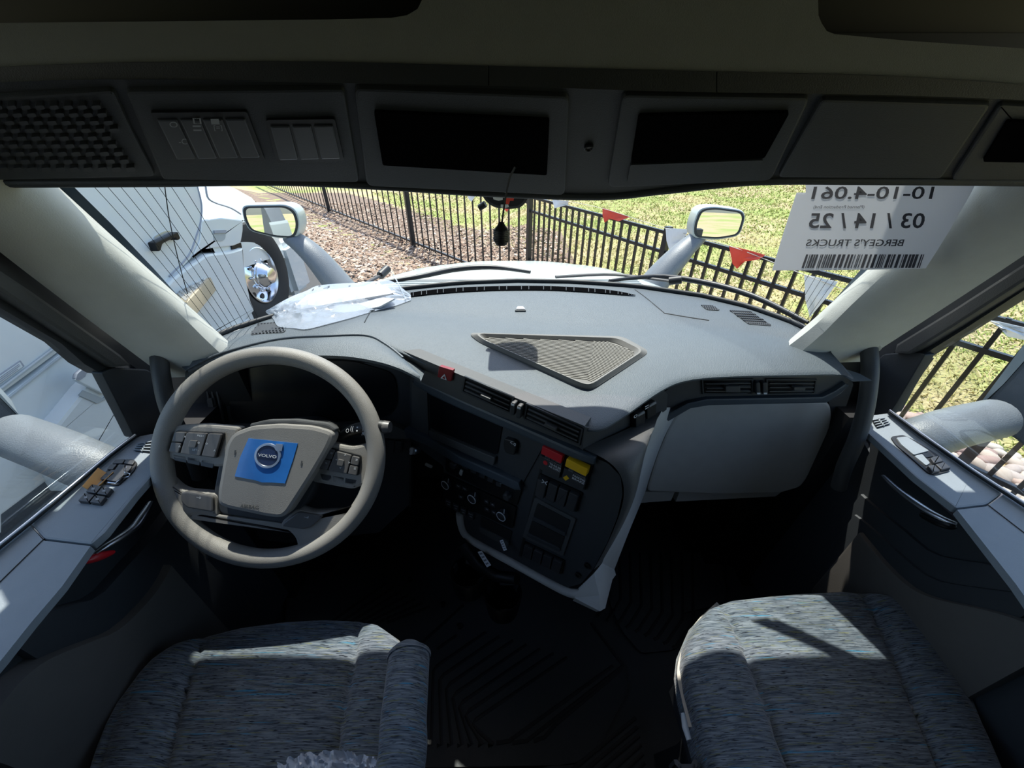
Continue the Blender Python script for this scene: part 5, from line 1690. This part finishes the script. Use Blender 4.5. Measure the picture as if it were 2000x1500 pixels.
me = mesh_of(rest, 'gravel')
random_mat('gravel_stone', [(0.52, 0.40, 0.34), (0.30, 0.22, 0.18), (0.60, 0.52, 0.45), (0.42, 0.34, 0.30), (0.66, 0.62, 0.58)])
me.materials.append(MAT['gravel_stone'])
smooth(me, 80)
o = obj('gravel', me, None)
o['kind'] = 'stuff'; tag(o, 'small mixed stones scattered along the fence bed', 'gravel')


def scatter_quads(name, n, pick, size, m_, label, cat, up=0.0):
    vs_, fs = [], []
    for _ in range(n):
        p = pick()
        if p is None:
            continue
        x, y = p
        z = gz(x, y)
        s_ = R.uniform(*size)
        a = R.uniform(0, 6.28)
        d = V((math.cos(a), math.sin(a), R.uniform(-0.2, 0.5))).normalized() * s_
        e = V((-math.sin(a), math.cos(a), R.uniform(-0.3, 0.3))).normalized() * s_ * 0.6
        c_ = V((x, y, z + 0.018 + R.uniform(0, 0.03)))
        b = len(vs_)
        lift = V((0, 0, s_ * R.uniform(0.1, 0.5)))
        vs_ += [c_ - d + lift, c_ + e, c_ + d + lift * 0.6, c_ - e, c_ + V((0, 0, 0.004))]
        fs += [(b, b + 4, b + 1), (b + 1, b + 4, b + 2), (b + 2, b + 4, b + 3), (b + 3, b + 4, b)]
    me = bpy.data.meshes.new(name)
    me.from_pydata(vs_, [], fs)
    o = obj(name, me, m_)
    o['kind'] = 'stuff'
    tag(o, label, cat)


def pick_leaf():
    y = R.uniform(2.5, 15) if R.random() < 0.6 else R.uniform(5, 10)
    x = R.uniform(-8, 0.9)
    return (x, y) if 2.35 < x + 0.87 * y < 8.5 else None


scatter_quads('leaves', 22000, pick_leaf, (0.03, 0.06), 'dead_leaves', 'dry brown fallen leaves covering the bed by the fence', 'leaves')


def blades(name, n, pick, hgt, m_, label):
    vs_, fs = [], []
    for _ in range(n):
        p = pick()
        if p is None:
            continue
        x, y = p
        z = gz(x, y)
        h = R.uniform(*hgt)
        a = R.uniform(0, 6.28)
        lean = R.uniform(0.5, 2.6) * h
        w = 0.0022 + 0.0009 * math.hypot(x, y)
        b = len(vs_)
        dx, dy = math.cos(a), math.sin(a)
        vs_ += [V((x - dy * w, y + dx * w, z)), V((x + dy * w, y - dx * w, z)), V((x + dx * lean * 0.5 + dy * w * 0.6, y + dy * lean * 0.5 - dx * w * 0.6, z + h * 0.7)), V((x + dx * lean, y + dy * lean, z + h))]
        fs += [(b, b + 1, b + 2), (b, b + 2, b + 3)]
    me = bpy.data.meshes.new(name)
    me.from_pydata(vs_, [], fs)
    o = obj(name, me, m_)
    o['kind'] = 'stuff'
    tag(o, label, 'grass')


def pick_grass(green):
    def f():
        y = 0.6 + 17 * R.random() ** 1.4
        x = R.uniform(-0.45, 1) * (5 + y)
        c_ = x + 0.6 * y
        if c_ < 4.72 or x > 6.5 + 0.8 * y:
            return None
        if x < 0.3 and x + 0.87 * y < 6.3:
            return None
        g = noise.noise(V((x * 0.45, y * 0.45, 3.0))) + 0.045 * (c_ - 7.0)
        return (x, y) if (g > 0.0) == green else None
    return f


blades('grass_straw', 150000, pick_grass(False), (0.015, 0.05), 'straw_blades', 'dry straw-coloured grass on the lawn beyond the fence')
blades('grass_green', 120000, pick_grass(True), (0.02, 0.06), 'green_blades', 'fresh green grass patches on the lawn beyond the fence')

# ------------------------------------------------------------------ neighbouring truck
XN = -2.5
NP = Plane((XN, 0, 0), (1, 0, 0))
nt_ = thing('parked_truck', 'white highway truck parked close beside the driver side', 'truck', (-3.5, 3.0, ZG))
# cab side, continuous down to the sill
cab = pp('cab_side', [(-1500, -900), (-1500, 900), (0, 770), (150, 660), (262, 610), (330, 548), (372, 505), (388, 470), (392, 430), (394, 400), (386, 360), (370, 250), (330, -200)], NP, -2.0, 0.0, 'truck_white', nt_)
dseam = crp([(386, 365), (394, 400), (392, 433), (384, 460), (368, 500), (330, 540)], 16)
tube('door_seam', [NP.at(u, v, 0.002) for u, v in dseam], 0.006, 'decal', nt_, n=5)
hq = [(291, 470), (334, 452), (338, 462), (300, 488)]
h_ = pp('door_handle', [(288, 474), (326, 456), (334, 452), (340, 466), (334, 470), (330, 463), (304, 476), (300, 490), (295, 491)], NP, 0.0, 0.05, 'gloss_black', nt_, rnd=3, bev=0.006)
pp('handle_cup', [(300, 462), (318, 452), (332, 450), (328, 462), (306, 473), (298, 472)], NP, 0.0, 0.006, 'satin', h_, rnd=4)
# hood with rounded shoulders
rows = []
for y, hs, drop in ((3.30, 1.0, 0.0), (3.6, 0.99, 0.03), (3.9, 0.98, 0.06), (4.2, 0.95, 0.11), (4.45, 0.90, 0.19), (4.60, 0.84, 0.28), (4.68, 0.78, 0.40), (4.70, 0.76, 0.7)):
    prof = [(0.0, -1.10), (0.0, -0.92), (-0.015, -0.78), (-0.06, -0.62), (-0.16, -0.47), (-0.32, -0.38), (-0.6, -0.33), (-1.0, -0.31), (-1.4, -0.33), (-1.7, -0.39), (-1.9, -0.55), (-2.0, -0.80)]
    rows.append([V((XN - 1.0 + (px_ + 1.0) * hs, y, pz_ - drop if pz_ > -0.9 else max(pz_ - drop, -1.4))) for px_, pz_ in prof])
loft('hood', rows, 'truck_white', nt_, sm=50)
tube('hood_seam', [NP.at(u, v, 0.004) for u, v in crp([(402, 365), (406, 386), (420, 396), (450, 406), (470, 418)], 14)], 0.008, 'decal', nt_, n=5)
vq = [(413, 450), (438, 449), (438, 465), (432, 471), (416, 471)]
pp('side_vent', vq, NP, 0.0, 0.012, 'truck_grey', nt_, rnd=3)
pp('side_vent_slot', [(414, 450), (438, 449), (438, 455), (415, 456)], NP, 0.01, 0.02, 'decal', nt_, rnd=1)
pp('fender', [(372, 505), (388, 470), (392, 430), (430, 425), (473, 430), (473, 450), (469, 474), (455, 480), (395, 487)], NP, -0.3, 0.008, 'truck_white', nt_, rnd=4, bev=0.01)
pp('cowl_strip', [(452, 480), (470, 474), (472, 484), (453, 490)], NP, -0.2, 0.004, 'gloss_black', nt_)
# step fairing with two tread steps
fair = pp('step_fairing', [(262, 612), (330, 543), (351, 526), (397, 496), (442, 491), (469, 483), (471, 500), (474, 540), (484, 589), (492, 606), (470, 630), (420, 664), (330, 720), (250, 740)], NP, -0.4, 0.03, 'truck_white', nt_, rnd=4, bev=0.02)
ST1 = Plane((0, 0, -1.05), (0, 0, 1))
s1 = pp('entry_step', [(402, 511), (441, 508), (364, 592), (340, 572)], ST1, -0.11, 0.0, 'tan_side', nt_, rnd=3, bev=0.006)
tq_ = [(402, 512), (438, 510), (363, 589), (344, 572)]
pp('tread_plate', tq_, ST1, -0.01, 0.006, 'step_metal', s1)
for i in range(9):
    for j in range(4):
        pp('tread_bar', sub(tq_, 0.06 + j * 0.24, 0.03 + i * 0.108, 0.24 + j * 0.24, 0.07 + i * 0.108), ST1, 0.0, 0.014, 'step_metal', s1)
ST2 = Plane((0, 0, -1.52), (0, 0, 1))
s2 = pp('entry_step', [(398, 632), (480, 600), (492, 608), (474, 640), (418, 668), (396, 660)], ST2, -0.10, 0.0, 'truck_white', nt_, rnd=4, bev=0.006)
tq_ = [(408, 636), (478, 606), (488, 612), (424, 662)]
pp('tread_plate', tq_, ST2, -0.01, 0.006, 'step_metal', s2)
for i in range(3):
    for j in range(9):
        pp('tread_bar', sub(tq_, 0.04 + j * 0.107, 0.06 + i * 0.32, 0.09 + j * 0.107, 0.30 + i * 0.32), ST2, 0.0, 0.014, 'step_metal', s2)
# front wheel
wc = V((XN - 0.04, 3.82, -1.28))
ty = lathe('tyre', wc, (1, 0, 0), [(-0.30, 0.30), (-0.30, 0.46), (-0.26, 0.50), (-0.02, 0.505), (0.015, 0.48), (0.025, 0.42), (0.02, 0.30), (0.0, 0.268)], 'tyre', nt_, n=48, cap=False)
for k in range(64):
    a = 2 * math.pi * k / 64
    c_ = wc + V((-0.13, 0.505 * math.cos(a), 0.505 * math.sin(a)))
    fbox('tread_block', c_, V((0.12, 0, 0)), V((0, -math.sin(a), math.cos(a))) * 0.018, V((0, math.cos(a), math.sin(a))) * 0.008, 'tyre', ty)
rm = lathe('wheel_rim', wc, (1, 0, 0), [(0.02, 0.272), (0.025, 0.262), (-0.01, 0.252), (-0.05, 0.243), (-0.035, 0.18), (0.0, 0.135), (0.03, 0.130), (0.045, 0.115)], 'chrome', nt_, n=48, cap=False)
lathe('hub_cap', wc + V((0.03, 0, 0)), (1, 0, 0), [(0, 0.125), (0.03, 0.12), (0.06, 0.085), (0.09, 0.075), (0.10, 0.05)], 'chrome', rm, n=28)
for k in range(10):
    a = 2 * math.pi * k / 10 + 0.2
    lathe('hand_hole', wc + V((-0.040, 0.209 * math.cos(a), 0.209 * math.sin(a))), (1, 0, 0), [(0, 0.030), (0.006, 0.028)], 'black', rm, n=14)
    a += 0.31
    lathe('lug_nut', wc + V((-0.005, 0.150 * math.cos(a), 0.150 * math.sin(a))), (1, 0, 0), [(0, 0.014), (0.03, 0.013), (0.04, 0.006)], 'chrome', rm, n=8)
box('wheel_well', (XN - 0.9, 3.25, -1.7), (XN - 0.34, 4.4, -0.80), 'black', nt_)
box('bumper', (XN - 1.95, 4.42, -1.75), (XN - 0.08, 4.85, -1.15), 'truck_white', nt_, 0.06)
# lower side seen through the driver's window
pp('side_skirt', [(-700, 1250), (-120, 1100), (0, 1040), (0, 1005), (120, 915), (255, 830), (320, 720), (262, 612), (150, 662), (60, 735), (-60, 825), (-700, 1000)], NP, -0.3, 0.01, 'truck_white', nt_, bev=0.01)
for l0, l1 in (((-120, 852), (118, 672)), ((-100, 870), (132, 686))):
    tube('body_crease', [NP.at(u, v, 0.010) for u, v in (l0, l1)], 0.008, 'truck_grey', nt_, n=6)
bq = [(135, 755), (182, 712), (260, 690), (330, 780), (262, 900), (100, 960), (40, 870)]
sb_ = pp('step_box', bq, NP, 0.0, 0.10, 'truck_white', nt_, rnd=4, bev=0.02)
pp('step_recess', [(160, 762), (200, 778), (215, 757), (212, 776), (188, 788), (152, 772)], NP.up(0.10), 0.0, 0.006, 'truck_grey', sb_)
pp('box_lid', [(140, 742), (165, 712), (200, 724), (213, 755), (197, 770), (160, 752)], NP.up(0.10), 0.0, 0.02, 'truck_white', sb_, rnd=3, bev=0.006)
pp('dark_latch', [(140, 740), (143, 730), (168, 708), (172, 711), (148, 738)], NP.up(0.10), 0.0, 0.024, 'decal', sb_, rnd=2)
dq = [(-12, 738), (38, 704), (46, 715), (-12, 758)]
dc = pp('decal_plate', dq, NP, 0.0, 0.006, 'decal', nt_)
pp('decal_field', sub(dq, 0.06, 0.12, 0.94, 0.88), NP, 0.006, 0.008, 'truck_white', dc)
for k in range(3):
    pp('decal_line', sub(dq, 0.10, 0.22 + k * 0.22, 0.88 - 0.1 * (k == 2), 0.32 + k * 0.22), NP, 0.008, 0.010, 'decal', dc)
pp('box_decal', [(146, 742), (152, 733), (170, 726), (166, 735), (155, 743)], NP.up(0.12), 0.0, 0.003, 'decal', sb_)
# ------------------------------------------------------------------ loose things in the cab
# camera module on the windshield and the small device hanging in front of it
cmod = thing('windshield_camera', 'black camera module on the windshield under the header centre', 'camera', PY(985, 360, 0.93))
CPL = Plane(PY(985, 380, 0.90), (0, -0.9, -0.25))
pp('camera_housing', [(930, 330), (1035, 330), (1040, 372), (1030, 395), (1018, 408), (996, 411), (966, 408), (950, 398), (940, 384), (934, 360)], CPL, -0.05, 0.0, 'black', cmod, rnd=8, bev=0.008)
for q, m_ in (([(962, 381), (982, 384), (982, 389), (974, 391), (964, 388)], 'mat_white'), ([(988, 384), (1004, 386), (1003, 391), (996, 391), (994, 398), (988, 397)], 'flag_red'), ([(978, 399), (992, 398), (994, 403), (984, 406), (978, 404)], 'mat_white')):
    pp('housing_cutout', q, CPL, 0.0, 0.003, m_, cmod)
tube('side_clip', [CPL.at(948, 398, -0.02), CPL.at(936, 406, -0.02)], 0.007, 'black', cmod, n=8)
hang = thing('hanging_sensor', 'small black ribbed capsule hanging on a thin cable before the windshield', 'sensor', PY(979, 480, 0.60))
cy_ = 0.62
tube('cable', [PY(u, v, cy_ - 0.02 * (1 - (v - 336) / 100)) for u, v in ((1006, 326), (996, 345), (990, 370), (985, 400), (981, 430), (979, 440))], 0.0016, 'black', hang, n=6)
tube('capsule', [PY(979, v, cy_) for v in (434, 440, 446, 450, 470, 474, 478)], [0.004, 0.006, 0.010, 0.0115, 0.0115, 0.010, 0.008], 'black', hang, n=16)
for k in range(7):
    v = 449 + k * 3.4
    tube('capsule_rib', [PY(979, v, cy_), PY(979, v + 1.2, cy_)], 0.0125, 'button', hang, n=16)

# paper sheet behind the glass, print facing out so it reads mirrored from inside
TLp, BLp, BRp = PS(1584, 330, 0.72), PS(1508, 528, 0.75), PS(1808, 525, 0.655)
PPL = plane3(TLp, BLp, BRp)
sheet_ = thing('paper_sheet', 'white printed paper sheet with mirrored lettering and a barcode at the windshield', 'paper', PPL.at(1690, 450))
pm = bpy.data.materials.new('thin_paper'); pm.use_nodes = True
nt = pm.node_tree
b0 = nt.nodes['Principled BSDF']; b0.inputs['Base Color'].default_value = (0.78, 0.78, 0.80, 1); b0.inputs['Roughness'].default_value = 0.9
tl_ = nt.nodes.new('ShaderNodeBsdfTranslucent'); tl_.inputs[0].default_value = (0.80, 0.80, 0.83, 1)
nzp = nt.nodes.new('ShaderNodeTexNoise'); nzp.inputs['Scale'].default_value = 60
mrp = nt.nodes.new('ShaderNodeMapRange'); mrp.inputs[3].default_value = 0.46; mrp.inputs[4].default_value = 0.54
mxp = nt.nodes.new('ShaderNodeMixShader')
nt.links.new(nzp.outputs[0], mrp.inputs[0]); nt.links.new(mrp.outputs[0], mxp.inputs[0])
nt.links.new(b0.outputs[0], mxp.inputs[1]); nt.links.new(tl_.outputs[0], mxp.inputs[2]); nt.links.new(mxp.outputs[0], nt.nodes['Material Output'].inputs[0])
MAT['thin_paper'] = pm
pp('sheet', [(1556, 376), (1574, 376), (1574, 330), (1920, 330), (1895, 380), (1855, 450), (1830, 490), (1808, 524), (1720, 526), (1600, 528), (1508, 528), (1530, 455)], PPL, -0.0012, 0.0, 'thin_paper', sheet_)
HP_ = 0.0006


def mtext(s, x_start, x_end, yt, yb, slant=0, bold=0.0):
    # x_start is the right end: the line runs leftwards as seen from inside
    ptext('lettering', s, [(x_start, yb), (x_end, yb), (x_end + slant, yt), (x_start + slant, yt)], PPL, HP_, 'ink', sheet_, bold=bold)


mtext('10-10-4.061', 1820, 1584, 364, 389, 6, 0.012)
mtext('(Planned Production End)', 1687, 1588, 401, 409, 2, 0.0)
mtext('03 / 14 / 25', 1803, 1578, 416, 446, 6, 0.016)
mtext("BERGEY'S TRUCKS", 1763, 1573, 467, 481, 4, 0.012)
rb = random.Random(3)
x = 1796.0
while x > 1566:
    w = rb.choice((1.5, 1.5, 2.5, 4.0, 5.5))
    if x - w < 1562:
        break
    pp('barcode_bar', [(x + 9, 497), (x + 9 - w, 497), (x - w, 523), (x, 523)], PPL, 0.0, 0.0006, 'ink', sheet_)
    x -= w + rb.choice((1.5, 2.0, 3.0, 4.5))

# clear plastic bag with papers on the dash
bag = thing('plastic_bag', 'crumpled clear plastic bag with white papers on the dashboard top', 'bag', ontop(650, 610))
bl = [(520, 612), (534, 625), (545, 640), (575, 643), (600, 645), (645, 634), (690, 622), (730, 610), (770, 600), (803, 588)]
bu = [(520, 612), (545, 592), (572, 578), (598, 568), (620, 558), (660, 554), (700, 552), (735, 549), (765, 549), (803, 580)]
NB = 64
lo3 = cr([ontop(u, v, 0.003) for u, v in bl], NB)
up3 = cr([PZ(u, v, -0.405) if 0 < i < 9 else ontop(u, v, 0.006) for i, (u, v) in enumerate(bu)], NB)
bm = bmesh.new()
M_ = 30
for side in (0, 1):
    g = []
    for i in range(NB):
        row = []
        for j in range(M_ + 1):
            f = j / M_
            p = L3(lo3[i], up3[i], f)
            env = math.sin(math.pi * f) * math.sin(math.pi * i / (NB - 1)) ** 0.5
            cr_ = noise.noise(V((i * 0.12, f * 4, 3))) * 0.6 + (abs(noise.noise(V((i * 0.10 + f * 2.0, f * 4.5 - i * 0.05, 1.7)))) * -2.0 + 0.5) + 0.5 * (0.3 - abs(noise.noise(V((i * 0.3, f * 8 + i * 0.1, 7)))) * 2)
            if side == 0:
                p = p + V((0, -0.006, 0.008)) * env + V((0, -0.008, 0.013)) * env * cr_
            else:
                p = p - V((0, 0, 0.002)) * env
            row.append(bm.verts.new(p))
        g.append(row)
    for i in range(NB - 1):
        for j in range(M_):
            bm.faces.new((g[i][j], g[i + 1][j], g[i + 1][j + 1], g[i][j + 1]))
bmesh.ops.remove_doubles(bm, verts=bm.verts, dist=0.0002)
bmesh.ops.recalc_face_normals(bm, faces=bm.faces)
obj('bag_film', bm, 'poly_bag', bag, 25)
BP = Plane(ontop(660, 600, 0.016), (0, -0.35, 0.9))
pp('paper_stack', [(572, 600), (600, 576), (640, 566), (700, 560), (752, 556), (770, 572), (700, 584), (640, 594), (590, 604)], BP, -0.006, 0.0, 'paper', bag, rnd=4)
pp('folded_booklet', [(640, 592), (700, 590), (745, 578), (770, 580), (740, 596), (690, 606), (645, 610)], BP, -0.010, -0.005, 'paper', bag, rnd=3)
tube('zip_seal', [ontop(u, v, 0.008 + h_) for u, v, h_ in ((771, 552, 0.02), (782, 570, 0.012), (793, 590, 0.0))], 0.0022, 'poly_bag', bag, n=6)

# wrinkled film lying on the driver's seat
fm_ = bmesh.new()
g = []
for i in range(60):
    row = []
    for j in range(26):
        u = 545 + i * 3.6
        top = 1502 - 34 * math.sin(math.pi * min(1, (i + 3) / 64)) ** 0.6 + 9 * noise.noise(V((i * 0.22, 5, 0))) + 5 * noise.noise(V((i * 0.7, 9, 0)))
        v = top + (1590 - top) * j / 25
        p = PZ(u, v, dz + 0.028) + V((0, 0, 0.012 - 0.030 * abs(noise.noise(V((i * 0.16, j * 0.22, 0)))) - 0.014 * abs(noise.noise(V((i * 0.4, j * 0.45, 4))))))
        row.append(fm_.verts.new(p))
    g.append(row)
for i in range(59):
    for j in range(25):
        fm_.faces.new((g[i][j], g[i + 1][j], g[i + 1][j + 1], g[i][j + 1]))
tag(obj('plastic_film', fm_, 'seat_film', None, 30), 'wrinkled clear plastic film lying on the driver seat cushion', 'film')

# orange tag curled over the driver's mirror control
tg = []
for i in range(9):
    f = i / 8
    a, b = PZ(191, 914, -0.585), PZ(160, 950, -0.585)
    a2, b2 = PZ(222, 922, -0.592), PZ(186, 955, -0.594)
    lift = V((0, 0, -0.012 * math.sin(math.pi * f)))
    tg.append([L3(a, a2, f) + lift, L3((a + b) / 2, (a2 + b2) / 2, f) + lift * 1.2, L3(b, b2, f) + lift])
tag(loft('paper_tag', tg, 'orange_tag', None, thick=0.0012), 'curled orange paper tag stuck on the driver door switch panel', 'tag')

# cup holder below the centre stack
ch = thing('cup_holder', 'black twin cup holder unit under the centre stack', 'cup holder', PZ(945, 1150, -1.2))
for (u, v, r_) in ((915, 1118, 0.052), (982, 1160, 0.055)):
    c_ = PS(u, v, 1.10)
    cp1 = lathe('cup_ring', c_, (0, 0.1, 1), [(-0.07, r_ * 0.82), (0.0, r_), (0.006, r_), (0.006, r_ - 0.004), (-0.06, r_ * 0.74), (-0.064, 0.0)], 'gloss_black', ch, n=30, cap=False)
    for k in range(3):
        a = 2.1 * k + 0.6
        fbox('spring_tab', c_ + V((math.cos(a) * r_ * 0.86, math.sin(a) * r_ * 0.86, -0.012)), V((-math.sin(a), math.cos(a), 0)) * 0.010, V((math.cos(a), math.sin(a), 0)) * 0.003, V((0, 0, 0.016)), 'dash_dark', cp1, 0.001)
    fbox('insert_plate', c_ + V((0.012, 0.040, -0.02)), V((0.022, 0, 0)), V((0, 0.003, 0.006)), V((0, -0.014, 0.030)), 'dash_mid', cp1, 0.002)
tube('holder_arm', [PS(1010, 1130, 1.06), PS(970, 1125, 1.10), PS(930, 1100, 1.10), PS(900, 1060, 1.08)], 0.016, 'black', ch, n=10)
tube('holder_arm', [PS(945, 1140, 1.12), PS(950, 1150, 1.3), PS(955, 1160, 1.42)], 0.02, 'black', ch, n=10)
for nm, q, s_, lb in (('wire_tag', [(933, 1078), (941, 1076), (959, 1104), (951, 1108)], 1.04, 'white barcode tag hanging by the cup holder'), ('wire_tag', [(976, 1056), (982, 1054), (990, 1074), (984, 1076)], 0.98, 'small white tag tucked into the rail under the climate panel')):
    pl = Plane(PS(*q[0], s_), (-0.3, -0.7, 0.6))
    t_ = pp(nm, q, pl, -0.001, 0.0005, 'paper', None)
    tag(t_, lb, 'tag')
    for k in range(4):
        pp('tag_line', sub(q, 0.15, 0.10 + 0.22 * k, 0.8, 0.20 + 0.22 * k), pl, 0.0005, 0.0009, 'mark_grey', t_)

# ------------------------------------------------------------------ floor mats
MP = Plane((0, 0, ZF + 0.004), (0, 0, 1))


def rib(path, parent, w=0.0055):
    tube('groove_shade', [MP.at(u, v, 0.008) for u, v in path], w, 'rubber_rib', parent, n=6, flat=0.6)  # raised lines coloured darker in place of the mat's shaded grooves


def z3(x, y):
    return (650 + x * 0.35, 1080 + y * 0.35)


m1 = pp('floor_mat', [(560, 1500), (560, 1160), (760, 1080), (1000, 1080), (1150, 1210), (1215, 1290), (1225, 1350), (1160, 1480), (1120, 1496), (840, 1500)], MP, 0.0, 0.008, 'rubber', None, rnd=16)
tag(m1, 'ribbed black rubber floor mat between the seats under the centre stack', 'floor mat')
for k in range(9):
    x0 = 545 + 57 * k
    bx__, by__ = 560 + 36 * k, 640 + 50 * k
    L_ = 360 + 48 * k
    pts = [z3(x0 - 20, 1075), z3(x0 + (5 if k < 6 else 10), 1070), z3(bx__ + 2, by__ + 20), z3(bx__ + 22, by__ - 10), z3(bx__ + L_ * 0.82, by__ - L_ * 0.55)]
    if k > 6:
        pts = [z3(x0 - 60 + 30 * (k - 6), 1060), z3(x0 + 40 * (k - 6), 1050), z3(x0 + 620, 1050 - 420)]
    rib(pts, m1)
rib([z3(1440, 390), z3(1620, 630), z3(1610, 650), z3(1240, 960), z3(1180, 1030), z3(1120, 1050)], m1)
for k in range(7):
    rib([z3(-60 + 60 * k, 420 - 5 * k), z3(300 + 40 * k, 170 + 22 * k)], m1)
rib([z3(480, 520), z3(730, 290)], m1)
rib([z3(580, 540), z3(690, 460)], m1)
for c in ((615, 290), (712, 408), (430, 150)):
    lathe('mat_stud', MP.at(*z3(*c), 0.008), (0, 0, 1), [(0, 0.010), (0.005, 0.009), (0.006, 0.004)], 'rubber_rib', m1, n=12)
m2 = pp('floor_mat', [(1190, 1180), (1200, 1070), (1400, 1060), (1420, 1180), (1330, 1200), (1320, 1270), (1252, 1278), (1215, 1235)], MP, 0.0, 0.008, 'rubber', None, rnd=10)
tag(m2, 'ribbed black rubber floor mat in the passenger footwell', 'floor mat')
for k in range(9):
    x = 1540 + 58 * k
    rib([z3(x, 0), z3(x + 8, 240 + 18 * k), z3(x - 40 - 6 * k, 330 + 24 * k), z3(x - 60 - 6 * k, 352 + 22 * k)], m2)
m3 = pp('floor_mat', [(1060, 1500), (1130, 1490), (1240, 1392), (1248, 1400), (1270, 1530), (1000, 1530)], MP, 0.0, 0.008, 'rubber', None, rnd=6)
tag(m3, 'corner of a ribbed black rubber mat beside the passenger seat base', 'floor mat')
for k in range(6):
    rib([z3(1300 + 75 * k, 1240 - 0 * k), z3(1690 + 10 * k, 920 + 50 * k)], m3)
# pedals on the driver's side
pd = thing('pedal', 'dark ribbed foot pedal below the steering wheel', 'pedal', PZ(420, 1150, -1.2))
PDP = Plane(PS(430, 1140, 1.15), (0.2, -0.7, 0.6))
pq = [(398, 1104), (446, 1104), (444, 1150), (430, 1186), (424, 1184)]
pp('pedal_plate', pq, PDP, -0.02, 0.0, 'black', pd, rnd=3)
for k in range(10):
    pp('pedal_rib', [(401 + 4.4 * k, 1106), (403 + 4.4 * k, 1106), (424 + 2.2 * k, 1182 - k * 4), (422.6 + 2.2 * k, 1182 - k * 4)], PDP, 0.0, 0.004, 'rubber_rib', pd)
fbox('pedal_arm', PDP.at(425, 1150, -0.06), V((0.012, 0, 0)), V((0, 0.05, -0.03)), V((0, 0.01, 0.02)), 'black', pd)
# ------------------------------------------------------------------ keep to thing > part > sub-part
def chain(o):
    c = [o]
    while c[-1].parent is not None:
        c.append(c[-1].parent)
    return c


for o in list(bpy.data.objects):
    if o.name.split('.')[0] in ('centre_stack', 'driver_panel'):
        for ch_ in list(o.children):
            if ch_.children:
                put(ch_, o.parent)
for _ in range(3):
    for o in list(bpy.data.objects):
        c = chain(o)
        if len(c) > 3:
            put(o, c[-2])

# ------------------------------------------------------------------ lift everything so that the cab floor is at z = 0
for o in bpy.data.objects:
    if o.parent is None:
        o.location.z += EYE
